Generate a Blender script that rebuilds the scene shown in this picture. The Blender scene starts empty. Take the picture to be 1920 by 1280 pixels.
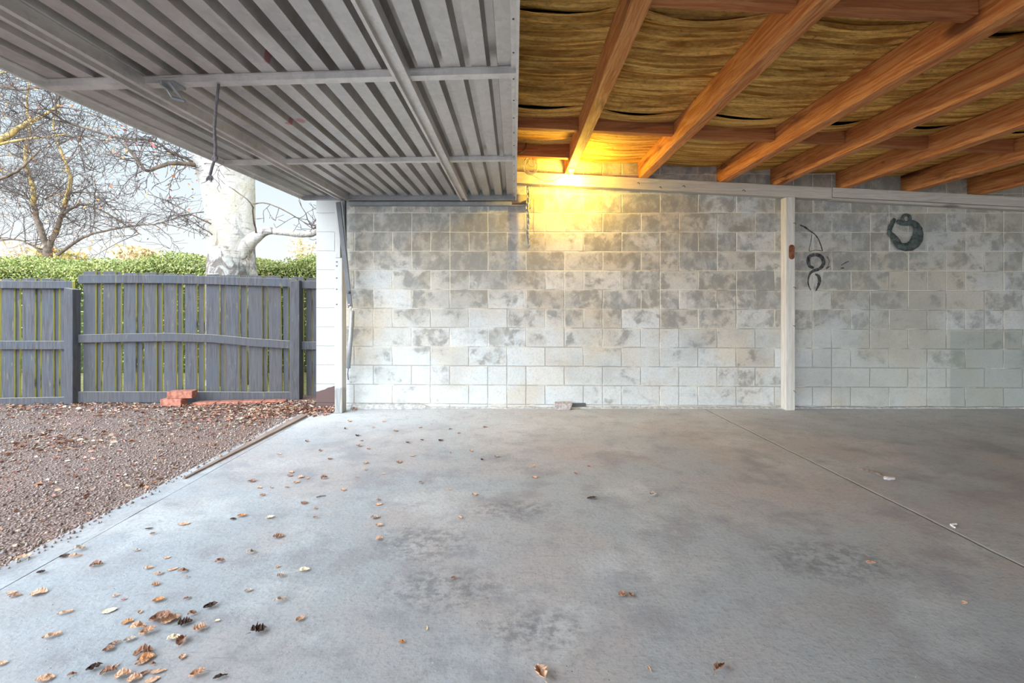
import bpy, bmesh, math, random
import numpy as np
from mathutils import Vector, Matrix, noise as mnoise
random.seed(7)
PI = math.pi
S = bpy.context.scene
C = S.collection
CAM_H, F = 1.105, 900.0

def at(px, py, Y):            # a point seen at that pixel, at real distance Y
    return Vector(((px-965)*Y/F, Y, CAM_H-(py-565)*Y/F))
def on_floor(px, py, z=0.0):
    Y = F*(CAM_H-z)/(py-565)
    return Vector(((px-965)*Y/F, Y, z))

# ------------------------------------------------------------------ materials
class NT:
    def __init__(s, name):
        s.m = bpy.data.materials.new(name); s.m.use_nodes = True
        s.t = s.m.node_tree; s.n = s.t.nodes; s.l = s.t.links
        s.b = s.n['Principled BSDF']; s.out = s.n['Material Output']
        tc = s.n.new('ShaderNodeTexCoord'); s.obj = tc.outputs['Object']
    def new(s, k, **kw):
        x = s.n.new(k)
        for a, v in kw.items(): setattr(x, a, v)
        return x
    def put(s, sock, v):
        if hasattr(v, 'is_linked') or isinstance(v, bpy.types.NodeSocket): s.l.new(v, sock)
        elif isinstance(v, (tuple, list)) and len(v) == 3 and sock.type == 'RGBA': sock.default_value = (*v, 1)
        else: sock.default_value = v
    def math(s, op, a, b=0.0, clamp=False):
        x = s.new('ShaderNodeMath', operation=op, use_clamp=clamp)
        s.put(x.inputs[0], a); s.put(x.inputs[1], b); return x.outputs[0]
    def vmap(s, vec=None, scale=(1,1,1), loc=(0,0,0), rot=(0,0,0)):
        x = s.new('ShaderNodeMapping'); s.put(x.inputs['Vector'], vec or s.obj)
        x.inputs['Scale'].default_value = scale; x.inputs['Location'].default_value = loc; x.inputs['Rotation'].default_value = rot
        return x.outputs[0]
    def noise(s, scale, detail=4, vec=None, rough=.55, dist=0.0, w=None):
        x = s.new('ShaderNodeTexNoise')
        if w is not None: x.noise_dimensions = '4D'; s.put(x.inputs['W'], w)
        s.put(x.inputs['Vector'], vec or s.obj)
        x.inputs['Scale'].default_value = scale; x.inputs['Detail'].default_value = detail
        x.inputs['Roughness'].default_value = rough; x.inputs['Distortion'].default_value = dist
        return x.outputs['Fac']
    def noisec(s, scale, detail=2, vec=None):
        x = s.new('ShaderNodeTexNoise'); s.put(x.inputs['Vector'], vec or s.obj)
        x.inputs['Scale'].default_value = scale; x.inputs['Detail'].default_value = detail
        return x.outputs['Color']
    def voro(s, scale, vec=None, feature='F1', out='Distance', rnd=1.0):
        x = s.new('ShaderNodeTexVoronoi', feature=feature); s.put(x.inputs['Vector'], vec or s.obj)
        x.inputs['Scale'].default_value = scale; x.inputs['Randomness'].default_value = rnd
        return x.outputs[out]
    def ramp(s, fac, a, b, lo=0.0, hi=1.0, smooth=True):
        x = s.new('ShaderNodeMapRange', interpolation_type='SMOOTHSTEP' if smooth else 'LINEAR')
        s.put(x.inputs[0], fac)
        x.inputs[1].default_value = a; x.inputs[2].default_value = b; x.inputs[3].default_value = lo; x.inputs[4].default_value = hi
        return x.outputs[0]
    def mix(s, fac, a, b, mode='MIX'):
        x = s.new('ShaderNodeMix', data_type='RGBA', blend_type=mode)
        s.put(x.inputs[0], fac); s.put(x.inputs[6], a); s.put(x.inputs[7], b); return x.outputs[2]
    def sep(s, v):
        x = s.new('ShaderNodeSeparateXYZ'); s.put(x.inputs[0], v); return x.outputs
    def comb(s, a, b, c=0.0):
        x = s.new('ShaderNodeCombineXYZ')
        for i, v in enumerate((a, b, c)): s.put(x.inputs[i], v)
        return x.outputs[0]
    def rand(s): return s.new('ShaderNodeObjectInfo').outputs['Random']
    def bump(s, h, strength=.5, dist=.01, normal=None):
        x = s.new('ShaderNodeBump'); s.put(x.inputs['Height'], h)
        x.inputs['Strength'].default_value = strength; x.inputs['Distance'].default_value = dist
        if normal is not None: s.l.new(normal, x.inputs['Normal'])
        return x.outputs[0]
    def done(s, col, rough=.8, normal=None, metal=0.0, spec=.3):
        s.put(s.b.inputs['Base Color'], col); s.put(s.b.inputs['Roughness'], rough)
        s.put(s.b.inputs['Metallic'], metal); s.b.inputs['Specular IOR Level'].default_value = spec
        if normal is not None: s.l.new(normal, s.b.inputs['Normal'])
        return s.m

def plain(name, col, rough=.7, metal=0.0, var=.25, scale=30, bump=.3, spec=.3):
    t = NT(name); n = t.noise(scale, 5)
    c2 = tuple(c*(1-var) for c in col); c1 = tuple(min(1, c*(1+var*.6)) for c in col)
    return t.done(t.mix(t.ramp(n, .3, .7), c2, c1), rough, t.bump(n, bump, .004), metal, spec)

def wood(name, base, dark, pale, axis='Y', rough=.75, stain=.5, grain=1.0, knots=True, spec=.2):
    t = NT(name)
    r = t.rand()
    off = t.comb(t.math('MULTIPLY', r, 37.0), t.math('MULTIPLY', r, 91.0), t.math('MULTIPLY', r, 53.0))
    ad = t.new('ShaderNodeVectorMath', operation='ADD'); t.put(ad.inputs[0], t.obj); t.put(ad.inputs[1], off)
    v = ad.outputs[0]
    st = {'X': (1.2, 26, 26), 'Y': (26, 1.2, 26), 'Z': (26, 26, 1.2)}[axis]
    warp = t.noisec(2.5, 2, v)
    wv = t.new('ShaderNodeVectorMath', operation='MULTIPLY_ADD'); t.put(wv.inputs[0], warp); wv.inputs[1].default_value = (.05, .05, .05); t.put(wv.inputs[2], v)
    g = t.noise(1.6, 6, t.vmap(wv.outputs[0], st), .6, 1.2)
    g2 = t.noise(6, 5, t.vmap(v, st), .7)
    big = t.noise(2.2, 5, t.vmap(v, {'X': (.5, 2, 2), 'Y': (2, .5, 2), 'Z': (2, 2, .5)}[axis]), .6, .6)
    c = t.mix(t.ramp(g, .35, .68), base, pale)
    c = t.mix(t.ramp(g2, .55, .8, 0, .55*grain), c, dark)
    c = t.mix(t.ramp(big, .52, .72, 0, stain), c, dark)
    if knots:
        k = t.voro(2.2, t.vmap(v, {'X': (.45, 1, 1), 'Y': (1, .45, 1), 'Z': (1, 1, .45)}[axis]))
        c = t.mix(t.ramp(k, .06, .13, .8, 0), c, dark)
    h = t.math('ADD', g, t.math('MULTIPLY', g2, .7))
    return t.done(c, rough, t.bump(h, .35, .006), 0, spec)

def block_wall():
    t = NT('painted_blockwork')
    wob = t.noisec(7, 3)
    wv = t.new('ShaderNodeVectorMath', operation='MULTIPLY_ADD'); t.put(wv.inputs[0], wob); wv.inputs[1].default_value = (.008, .008, .008); t.put(wv.inputs[2], t.obj)
    X, Y, Z = t.sep(wv.outputs[0])
    Zs = t.math('SUBTRACT', 2.024, Z)
    hh = t.math('ADD', t.math('MULTIPLY', X, .0006), .198)
    tt = t.math('DIVIDE', Zs, hh)
    row = t.math('FLOOR', tt); fz = t.math('FRACT', tt)
    par = t.math('MULTIPLY', t.math('FLOORED_MODULO', row, 2.0), .5)
    xs = t.math('SUBTRACT', t.math('DIVIDE', t.math('ADD', X, 1.459), .3956), par)
    col = t.math('FLOOR', xs); fx = t.math('FRACT', xs)
    dz = t.math('MULTIPLY', t.math('MINIMUM', fz, t.math('SUBTRACT', 1.0, fz)), .198)
    dx = t.math('MULTIPLY', t.math('MINIMUM', fx, t.math('SUBTRACT', 1.0, fx)), .3956)
    mid = t.math('MULTIPLY', t.math('ABSOLUTE', t.math('SUBTRACT', fx, .5)), .3956)
    wn = t.new('ShaderNodeTexWhiteNoise', noise_dimensions='2D'); t.put(wn.inputs['Vector'], t.comb(col, row))
    r = t.sep(wn.outputs['Color']); r1, r2, r3 = r[0], r[1], r[2]
    pier = t.ramp(X, -1.80, -1.79, 1, 0)
    dx = t.math('ADD', dx, pier)          # the outer end shows whole blocks only
    d = t.math('MINIMUM', dz, dx)
    d = t.math('MINIMUM', d, t.math('ADD', mid, t.math('MULTIPLY', t.math('GREATER_THAN', r2, .16), .2)))
    joint = t.ramp(d, .002, .0055, 1, 0)
    # paint, worn within each block
    cream, white = (.57, .53, .47), (.68, .68, .665)
    c = t.mix(t.ramp(r1, .15, .95), cream, white)
    c = t.mix(t.math('MULTIPLY', t.ramp(t.noise(1.1, 4), .38, .62), .55), c, (.66, .56, .42))
    c = t.mix(t.ramp(t.math('ADD', t.noise(1.7, 4, t.vmap(loc=(5, 2, 9))), t.ramp(Z, .2, 1.3, .12, -.02)), .45, .68, 0, .6), c, (.62, .69, .735))  # cool skylight painted in as bluish-white patches, more towards the floor
    cellw = t.math('MULTIPLY', t.math('ADD', r3, t.math('MULTIPLY', r1, 3.0)), 40.0)
    blot = t.noise(5.5, 9, t.vmap(scale=(1, 1, 1.25)), .60, .7, cellw)
    free = t.noise(2.3, 8, t.vmap(loc=(2, 3, 4)), .62, .5)
    inner = t.ramp(d, .003, .03, 0, .045)
    high = t.ramp(Z, .2, 1.7, -.085, .035)
    sval = t.math('ADD', t.math('ADD', t.math('ADD', t.math('MULTIPLY', blot, .5), t.math('MULTIPLY', free, .5)), inner), t.math('ADD', high, t.ramp(r3, 0, 1, -.055, .045)))
    grit = t.noise(17, 8, None, .7)
    sval = t.math('ADD', sval, t.math('MULTIPLY', t.math('SUBTRACT', grit, .5), .16))
    stain = t.math('ADD', t.ramp(sval, .44, .63, 0, .66), t.ramp(sval, .52, .58, 0, .22))
    wash = t.noise(11, 8, t.vmap(scale=(1, 1, .7), loc=(1, 9, 2)), .68, .3, cellw)
    stain = t.math('MULTIPLY', stain, t.ramp(wash, .34, .58, .38, 1.0))
    ring = t.math('MULTIPLY', t.ramp(sval, .50, .54), t.ramp(sval, .54, .60, 1, 0))
    stain = t.math('ADD', stain, t.math('MULTIPLY', t.math('MULTIPLY', ring, t.ramp(wash, .45, .6)), .30), True)
    c = t.mix(t.math('MULTIPLY', stain, .92), c, t.mix(t.ramp(t.noise(3, 4), .35, .65), (.26, .23, .185), (.215, .225, .23)))
    bluegrey = t.noise(9, 7, t.vmap(scale=(1, 1, 1.6), loc=(7, 0, 3)), .65, .4, cellw)
    c = t.mix(t.math('MULTIPLY', t.ramp(bluegrey, .54, .70, 0, .55), t.ramp(Z, .3, 1.6, 1.0, .4)), c, (.46, .50, .52))  # blue-grey patches, stronger towards the floor
    fine = t.noise(60, 5, None, .7)
    c = t.mix(t.ramp(fine, .42, .75, 0, .35), c, (.30, .29, .27))
    cloud = t.noise(1.3, 6, t.vmap(loc=(3, 0, 1)), .6)
    c = t.mix(t.ramp(cloud, .48, .72, 0, .45), c, (.30, .30, .28))
    right_tone = t.math('MULTIPLY', t.ramp(X, 2.0, 4.2, 0, .42), t.ramp(t.noise(.9, 3, t.vmap(loc=(1, 0, 7))), .2, .6))  # darker and greener towards the right end of the wall
    c = t.mix(right_tone, c, (.36, .35, .28))
    patch = t.math('MULTIPLY', t.ramp(X, 4.50, 4.53), t.ramp(Z, .79, .82, 1, 0))
    c = t.mix(t.math('MULTIPLY', patch, .5), c, (.28, .31, .28))
    # mortar: part of it pale, part shadowed with dirt
    jc = t.mix(t.ramp(t.math('ADD', t.noise(4, 4, t.vmap(loc=(8, 8, 8))), t.ramp(Z, .3, 1.7, -.06, .12)), .42, .6), (.34, .32, .29), (.84, .78, .66))
    c = t.mix(t.math('MULTIPLY', joint, .75), c, jc)
    # outside end: clean white paint over a brown painted base
    pc = t.mix(t.ramp(fine, .55, .8, 0, .25), (.47, .47, .455), (.36, .36, .345))
    pc = t.mix(t.math('MULTIPLY', joint, .35), pc, (.34, .33, .32))
    lowz = t.math('ADD', Z, t.math('MULTIPLY', t.math('SUBTRACT', t.noise(5, 2), .5), .09))
    lowz = t.math('SUBTRACT', lowz, t.math('MULTIPLY', t.math('ADD', X, 1.9), .25))
    pc = t.mix(t.ramp(lowz, .215, .222, 1, 0), pc, (.13, .085, .08))
    c = t.mix(pier, c, pc)
    h = t.math('SUBTRACT', t.math('MULTIPLY', fine, .35), t.math('MULTIPLY', t.ramp(d, .001, .008, 1, 0), 1.0))
    h = t.math('SUBTRACT', h, t.math('MULTIPLY', stain, .25))
    return t.done(c, .85, t.bump(h, .75, .006), 0, .2)

def concrete():
    t = NT('worn_concrete')
    X, Y, Z = t.sep(t.obj)
    big = t.noise(.8, 6, None, .6, .4); mid = t.noise(3.1, 6, t.vmap(loc=(3, 1, 0)), .6); fine = t.noise(55, 6, None, .7)
    c = t.mix(t.ramp(big, .42, .58), (.37, .40, .435), (.42, .395, .40))
    c = t.mix(t.ramp(mid, .47, .66, 0, .75), c, (.285, .285, .31))
    c = t.mix(t.ramp(t.noise(1.6, 5, t.vmap(loc=(9, 4, 0)), .65), .50, .68, 0, .7), c, (.52, .54, .56))
    c = t.mix(t.ramp(t.noise(1.1, 5, t.vmap(loc=(2, 14, 0)), .6), .55, .72, 0, .45), c, (.31, .26, .235))
    wall_side_pale = t.math('MULTIPLY', t.ramp(Y, 3.4, 4.8, 0, .7), t.ramp(t.noise(1.4, 4, t.vmap(loc=(5, 5, 2))), .3, .6, .4, 1))  # paler and cooler towards the back wall
    c = t.mix(wall_side_pale, c, (.60, .63, .66))
    c = t.mix(t.ramp(fine, .48, .68, 0, .5), c, (.22, .225, .24))
    c = t.mix(t.ramp(t.noise(9, 8, t.vmap(loc=(6, 1, 0)), .72), .5, .66, 0, .4), c, (.26, .265, .285))
    c = t.mix(t.ramp(t.noise(110, 3, t.vmap(loc=(1, 7, 0)), .7), .6, .75, 0, .5), c, (.55, .58, .6))
    # pits
    pit = t.voro(38); pm = t.math('MULTIPLY', t.ramp(pit, .04, .14, 1, 0), t.ramp(t.noise(4, 4), .48, .66))
    chip = t.voro(19, t.vmap(loc=(3, 3, 0))); cm = t.math('MULTIPLY', t.ramp(chip, .03, .07, 1, 0), t.ramp(t.noise(3, 3, t.vmap(loc=(1, 1, 1))), .45, .6))
    c = t.mix(t.math('MULTIPLY', cm, .7), c, (.66, .68, .70))
    c = t.mix(t.math('MULTIPLY', pm, .45), c, (.10, .105, .11))
    # trowel scratches running out towards the yard
    scr = t.noise(7, 6, t.vmap(rot=(0, 0, .5), scale=(.8, 18, 1)), .75)
    sm = t.math('MULTIPLY', t.ramp(scr, .58, .70), t.ramp(big, .40, .6))
    c = t.mix(t.math('MULTIPLY', sm, .35), c, (.14, .145, .15))
    # damp dark blotches
    for bx, by, rx, ry in ((-.28, 1.85, .33, .2), (-.02, 2.55, .3, .16), (-.42, 2.2, .3, .22), (.06, 1.62, .25, .14), (1.35, 2.05, .4, .22)):
        dd = t.math('ADD', t.math('POWER', t.math('DIVIDE', t.math('SUBTRACT', X, bx), rx), 2.0), t.math('POWER', t.math('DIVIDE', t.math('SUBTRACT', Y, by), ry), 2.0))
        mm = t.math('MULTIPLY', t.ramp(dd, 0.0, 1.0, 1, 0), t.ramp(t.noise(22, 5, t.vmap(loc=(bx*9, by, 0)), .7), .42, .62))
        c = t.mix(t.math('MULTIPLY', mm, .6), c, (.13, .14, .15))
    # saw-cut joint
    jx = t.math('SUBTRACT', X, t.math('SUBTRACT', 2.235, t.math('MULTIPLY', Y, .057)))
    jx = t.math('ADD', jx, t.math('MULTIPLY', t.math('SUBTRACT', t.noise(6, 3, t.vmap(loc=(4, 4, 4))), .5), .02))
    ja = t.math('ABSOLUTE', jx)
    c = t.mix(t.ramp(ja, .004, .008, .75, 0), c, (.09, .09, .09))
    c = t.mix(t.ramp(t.math('ABSOLUTE', t.math('SUBTRACT', jx, .010)), .002, .007, .8, 0), c, (.6, .62, .63))
    groove = t.ramp(ja, .002, .008, 1, 0)
    h = t.math('SUBTRACT', t.math('ADD', t.math('MULTIPLY', fine, .5), t.math('MULTIPLY', t.noise(11, 7, None, .65), .8)), t.math('ADD', t.math('MULTIPLY', pm, .6), t.math('ADD', groove, t.math('MULTIPLY', sm, .35))))
    return t.done(c, t.ramp(mid, .3, .7, .6, .85), t.bump(h, .6, .006), 0, .3)

def gravel_mat():
    t = NT('gravel_ground')
    cell = t.voro(75, None, 'F1', 'Color'); dist = t.voro(75)
    r = t.sep(cell)
    c = t.mix(r[0], (.25, .175, .155), (.43, .34, .31))
    c = t.mix(t.ramp(r[1], .6, 1, 0, .6), c, (.36, .26, .2))
    c = t.mix(t.ramp(dist, .25, .6), c, (.17, .115, .10))
    c = t.mix(t.ramp(t.noise(1.3, 5), .45, .7, 0, .5), c, (.30, .165, .13))
    return t.done(c, .9, t.bump(dist, .8, .012), 0, .2)

def leaf_mat(name, base, dark):
    t = NT(name); n = t.noise(60, 4); r = t.rand()
    X, Y, Z = t.sep(t.obj)
    vein = t.math('ABSOLUTE', t.math('SINE', t.math('ADD', t.math('MULTIPLY', Y, 900.0), t.math('MULTIPLY', t.math('ABSOLUTE', X), -700.0))))
    c = t.mix(t.ramp(n, .35, .7), base, dark)
    c = t.mix(t.ramp(vein, 0, .25, .35, 0), c, dark)
    c = t.mix(t.math('MULTIPLY', r, .3), c, dark)
    return t.done(c, .7, t.bump(vein, .3, .001), 0, .25)

def attr_mat(name, rough=.8, attr='tint'):
    t = NT(name); a = t.new('ShaderNodeAttribute', attribute_name=attr)
    n = t.noise(40, 3)
    return t.done(t.mix(t.ramp(n, .3, .75, 0, .3), a.outputs['Color'], (.05, .035, .02)), rough, None, 0, .2)

def steel(name, base, rough=.45, metal=.55, marks=False):
    t = NT(name)
    n = t.noise(5, 7, t.vmap(scale=(1, .35, 1)), .65); f = t.noise(140, 3, t.vmap(scale=(1, .12, 1)), .6)
    sp = t.voro(34, None, 'F1', 'Color'); s0 = t.sep(sp)[0]
    c = t.mix(t.ramp(n, .32, .7), tuple(v*.72 for v in base), base)
    c = t.mix(t.math('MULTIPLY', s0, .22), c, tuple(min(1, v*1.3) for v in base))
    c = t.mix(t.ramp(f, .5, .8, 0, .3), c, tuple(v*.55 for v in base))
    if marks:
        X, Y, Z = t.sep(t.obj)
        for mx, my, rx, ry in ((1.075, -2.79, .03, .035), (.905, -2.11, .03, .05), (.415, -3.10, .03, .05), (.83, -2.07, .04, .03)):
            d = t.math('ADD', t.math('POWER', t.math('DIVIDE', t.math('SUBTRACT', X, mx), rx), 2.0), t.math('POWER', t.math('DIVIDE', t.math('SUBTRACT', Y, my), ry), 2.0))
            d = t.math('ADD', d, t.math('MULTIPLY', t.math('SUBTRACT', t.noise(40, 3), .5), 1.6))
            c = t.mix(t.ramp(d, .3, .9, .75, 0), c, (.45, .13, .15))
    return t.done(c, t.ramp(n, .3, .7, rough, rough+.2), t.bump(n, .1, .003), metal, .5)

def lining_mat():
    t = NT('stained_hessian')
    w = t.noise(3.0, 7, t.vmap(scale=(.45, 7, 2)), .65, .6); f = t.noise(80, 4, t.vmap(scale=(.35, 1.6, 1)), .7)
    c = t.mix(t.ramp(w, .34, .66), (.34, .14, .025), (.95, .58, .17))
    c = t.mix(t.ramp(f, .4, .75, 0, .6), c, (.16, .085, .03))
    c = t.mix(t.ramp(t.noise(1.1, 4), .5, .75, 0, .6), c, (.50, .36, .15))
    c = t.mix(t.ramp(t.noise(25, 3), .66, .76, 0, .5), c, (.05, .03, .02))
    return t.done(c, .95, t.bump(t.math('ADD', f, w), .6, .006), 0, .1)

def birch_mat():
    t = NT('birch_bark')
    X, Y, Z = t.sep(t.obj)
    n = t.noise(4, 6); len_ = t.noise(5, 5, t.vmap(scale=(1.2, 1.2, 9)), .65)
    c = t.mix(t.ramp(n, .35, .7), (.52, .485, .465), (.40, .36, .32))
    c = t.mix(t.ramp(len_, .56, .66, 0, .7), c, (.20, .16, .13))
    c = t.mix(t.ramp(t.noise(30, 5, t.vmap(scale=(1, 1, 2.5)), .7), .5, .7, 0, .4), c, (.30, .26, .21))
    low = t.ramp(Z, 1.2, 2.4, .16, -.05)
    fur = t.noise(3.2, 7, t.vmap(scale=(1.4, 1.4, .7)), .65, 1.6)
    c = t.mix(t.ramp(t.math('ADD', fur, low), .56, .66, 0, .85), c, (.13, .10, .085))
    c = t.mix(t.ramp(t.noise(2, 4, t.vmap(loc=(4, 4, 4))), .5, .7, 0, .45), c, (.50, .42, .28))
    return t.done(c, .8, t.bump(t.math('SUBTRACT', n, fur), .8, .05), 0, .15)

def paling_mat(mossy=1.0):
    t = NT('weathered_slate_paint')
    r = t.rand()
    off = t.comb(t.math('MULTIPLY', r, 37.0), 0.0, t.math('MULTIPLY', r, 53.0))
    ad = t.new('ShaderNodeVectorMath', operation='ADD'); t.put(ad.inputs[0], t.obj); t.put(ad.inputs[1], off)
    v = ad.outputs[0]
    g = t.noise(3, 7, t.vmap(v, (22, 22, 1.2)), .65, .8); b = t.noise(2.6, 4, v)
    c = t.mix(t.ramp(g, .3, .7), (.060, .058, .065), (.120, .116, .127))
    c = t.mix(t.ramp(b, .42, .68, 0, .65), c, (.080, .093, .115))
    c = t.mix(t.math('MULTIPLY', r, .35), c, (.105, .090, .092))
    nx_, ny2, nz_ = t.sep(t.new('ShaderNodeNewGeometry').outputs['Normal'])
    moss = t.math('MULTIPLY', t.ramp(t.math('ABSOLUTE', nx_), .5, .8), t.ramp(t.noise(2.2, 5, None, .6), .30, .46))
    c = t.mix(t.math('MULTIPLY', moss, .95*mossy), c, (.56, .50, .13))
    c = t.mix(t.ramp(nz_, .6, .9, 0, .75), c, (.40, .36, .29))
    c = t.mix(t.ramp(t.noise(6, 5, t.vmap(v, (5, 5, 1))), .62, .74, 0, .4), c, (.26, .24, .10))
    return t.done(c, .85, t.bump(g, .5, .005), 0, .15)

M = {}
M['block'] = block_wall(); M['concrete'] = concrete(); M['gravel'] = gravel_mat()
M['rafter'] = wood('sawn_rafter_wood', (.40, .125, .035), (.06, .014, .010), (.62, .28, .10), 'Y', .65, .95, 1.7)
M['nogging'] = wood('sawn_nogging_wood', (.34, .11, .04), (.08, .02, .014), (.46, .20, .08), 'X', .75, .7, 1.3)
M['plate'] = wood('whitewashed_plate_wood', (.50, .455, .40), (.20, .165, .14), (.60, .555, .50), 'X', .8, .35)
M['post'] = wood('whitewashed_post_wood', (.62, .58, .53), (.28, .25, .22), (.74, .71, .66), 'Z', .8, .25)
M['lining'] = lining_mat()
M['steel'] = steel('galvanised_sheet', (.60, .57, .55), .36, .85, True)
M['rail'] = steel('galvanised_rail', (.74, .70, .67), .38, .7)
M['track'] = steel('grey_steel', (.36, .37, .38), .45, .5)
M['dark_steel'] = steel('dark_steel', (.14, .14, .15), .5, .6)
M['rust'] = plain('rusty_iron', (.26, .10, .055), .85, .2, .5, 25)
M['fence'] = paling_mat(); M['fence_post'] = paling_mat(0.0)
M['brick'] = plain('red_clay_brick', (.42, .165, .115), .9, 0, .4, 30, .7)
M['chunk'] = plain('broken_mortar', (.46, .41, .40), .95, 0, .35, 45, .8)
M['stick'] = plain('splintered_wood', (.19, .145, .12), .9, 0, .5, 50, .8)
M['pale'] = plain('pale_chip', (.78, .74, .68), .8, 0, .2, 50, .4)
M['bronze'] = plain('verdigris_bronze', (.085, .115, .11), .6, .3, .55, 22, .8, .5)
M['paint'] = plain('black_wall_paint', (.085, .085, .085), .8, 0, .8, 30, .3)
M['rope'] = plain('grey_rope', (.20, .18, .19), .9, 0, .3, 120, .8)
M['chain'] = steel('grey_chain', (.45, .46, .47), .5, .4)
M['cable'] = plain('pale_flex', (.62, .56, .42), .6, 0, .2, 60, .2)
M['cable_dark'] = plain('dark_flex', (.10, .07, .05), .6, 0, .2, 60, .2)
M['ceramic'] = plain('lamp_holder', (.82, .80, .74), .4, 0, .1, 40, .1, .5)
M['birch'] = birch_mat()
M['bark'] = plain('dark_bark', (.15, .11, .085), .9, 0, .5, 12, .8)
M['sunlit_bark'] = plain('sun_gold_bark', (.42, .29, .11), .9, 0, .5, 14, .8)  # warm sunlight put into the bark colour of boughs and stems
M['twig'] = plain('twig_bark', (.11, .085, .08), .9, 0, .4, 12, .4)
M['tint'] = attr_mat('leaf_litter_tint'); M['stones'] = attr_mat('gravel_stones_tint', .85); M['foliage'] = attr_mat('foliage_tint', .55)
M['roof'] = plain('dark_roof_deck', (.035, .03, .027), .9, 0, .4, 8, .3)
M['plaster'] = plain('plain_block_render', (.72, .71, .69), .9, 0, .25, 5, .4)  # unseen walls made pale to bounce light into the garage
M['lawn'] = plain('dry_lawn', (.30, .27, .12), .95, 0, .4, 20, .6)
M['soil'] = plain('dirt_line', (.16, .12, .09), .95, 0, .5, 45, .8)
LEAF = {'tan': leaf_mat('tan_leaf', (.80, .54, .38), (.50, .26, .15)), 'brown': leaf_mat('brown_leaf', (.50, .29, .20), (.20, .10, .065)),
        'dark': leaf_mat('dark_leaf', (.11, .065, .05), (.045, .025, .02)), 'cream': leaf_mat('cream_leaf', (.92, .82, .62), (.72, .56, .36)),
        'orange': leaf_mat('orange_leaf', (.72, .38, .18), (.42, .18, .08)), 'pink': leaf_mat('pink_leaf', (.66, .33, .30), (.4, .14, .12)),
        'grey': leaf_mat('grey_leaf', (.62, .52, .44), (.34, .26, .21))}
b = NT('bulb_glow'); e = b.new('ShaderNodeEmission'); e.inputs[0].default_value = (1, .67, .075, 1); e.inputs[1].default_value = 850
b.l.new(e.outputs[0], b.out.inputs['Surface']); M['bulb'] = b.m

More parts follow.
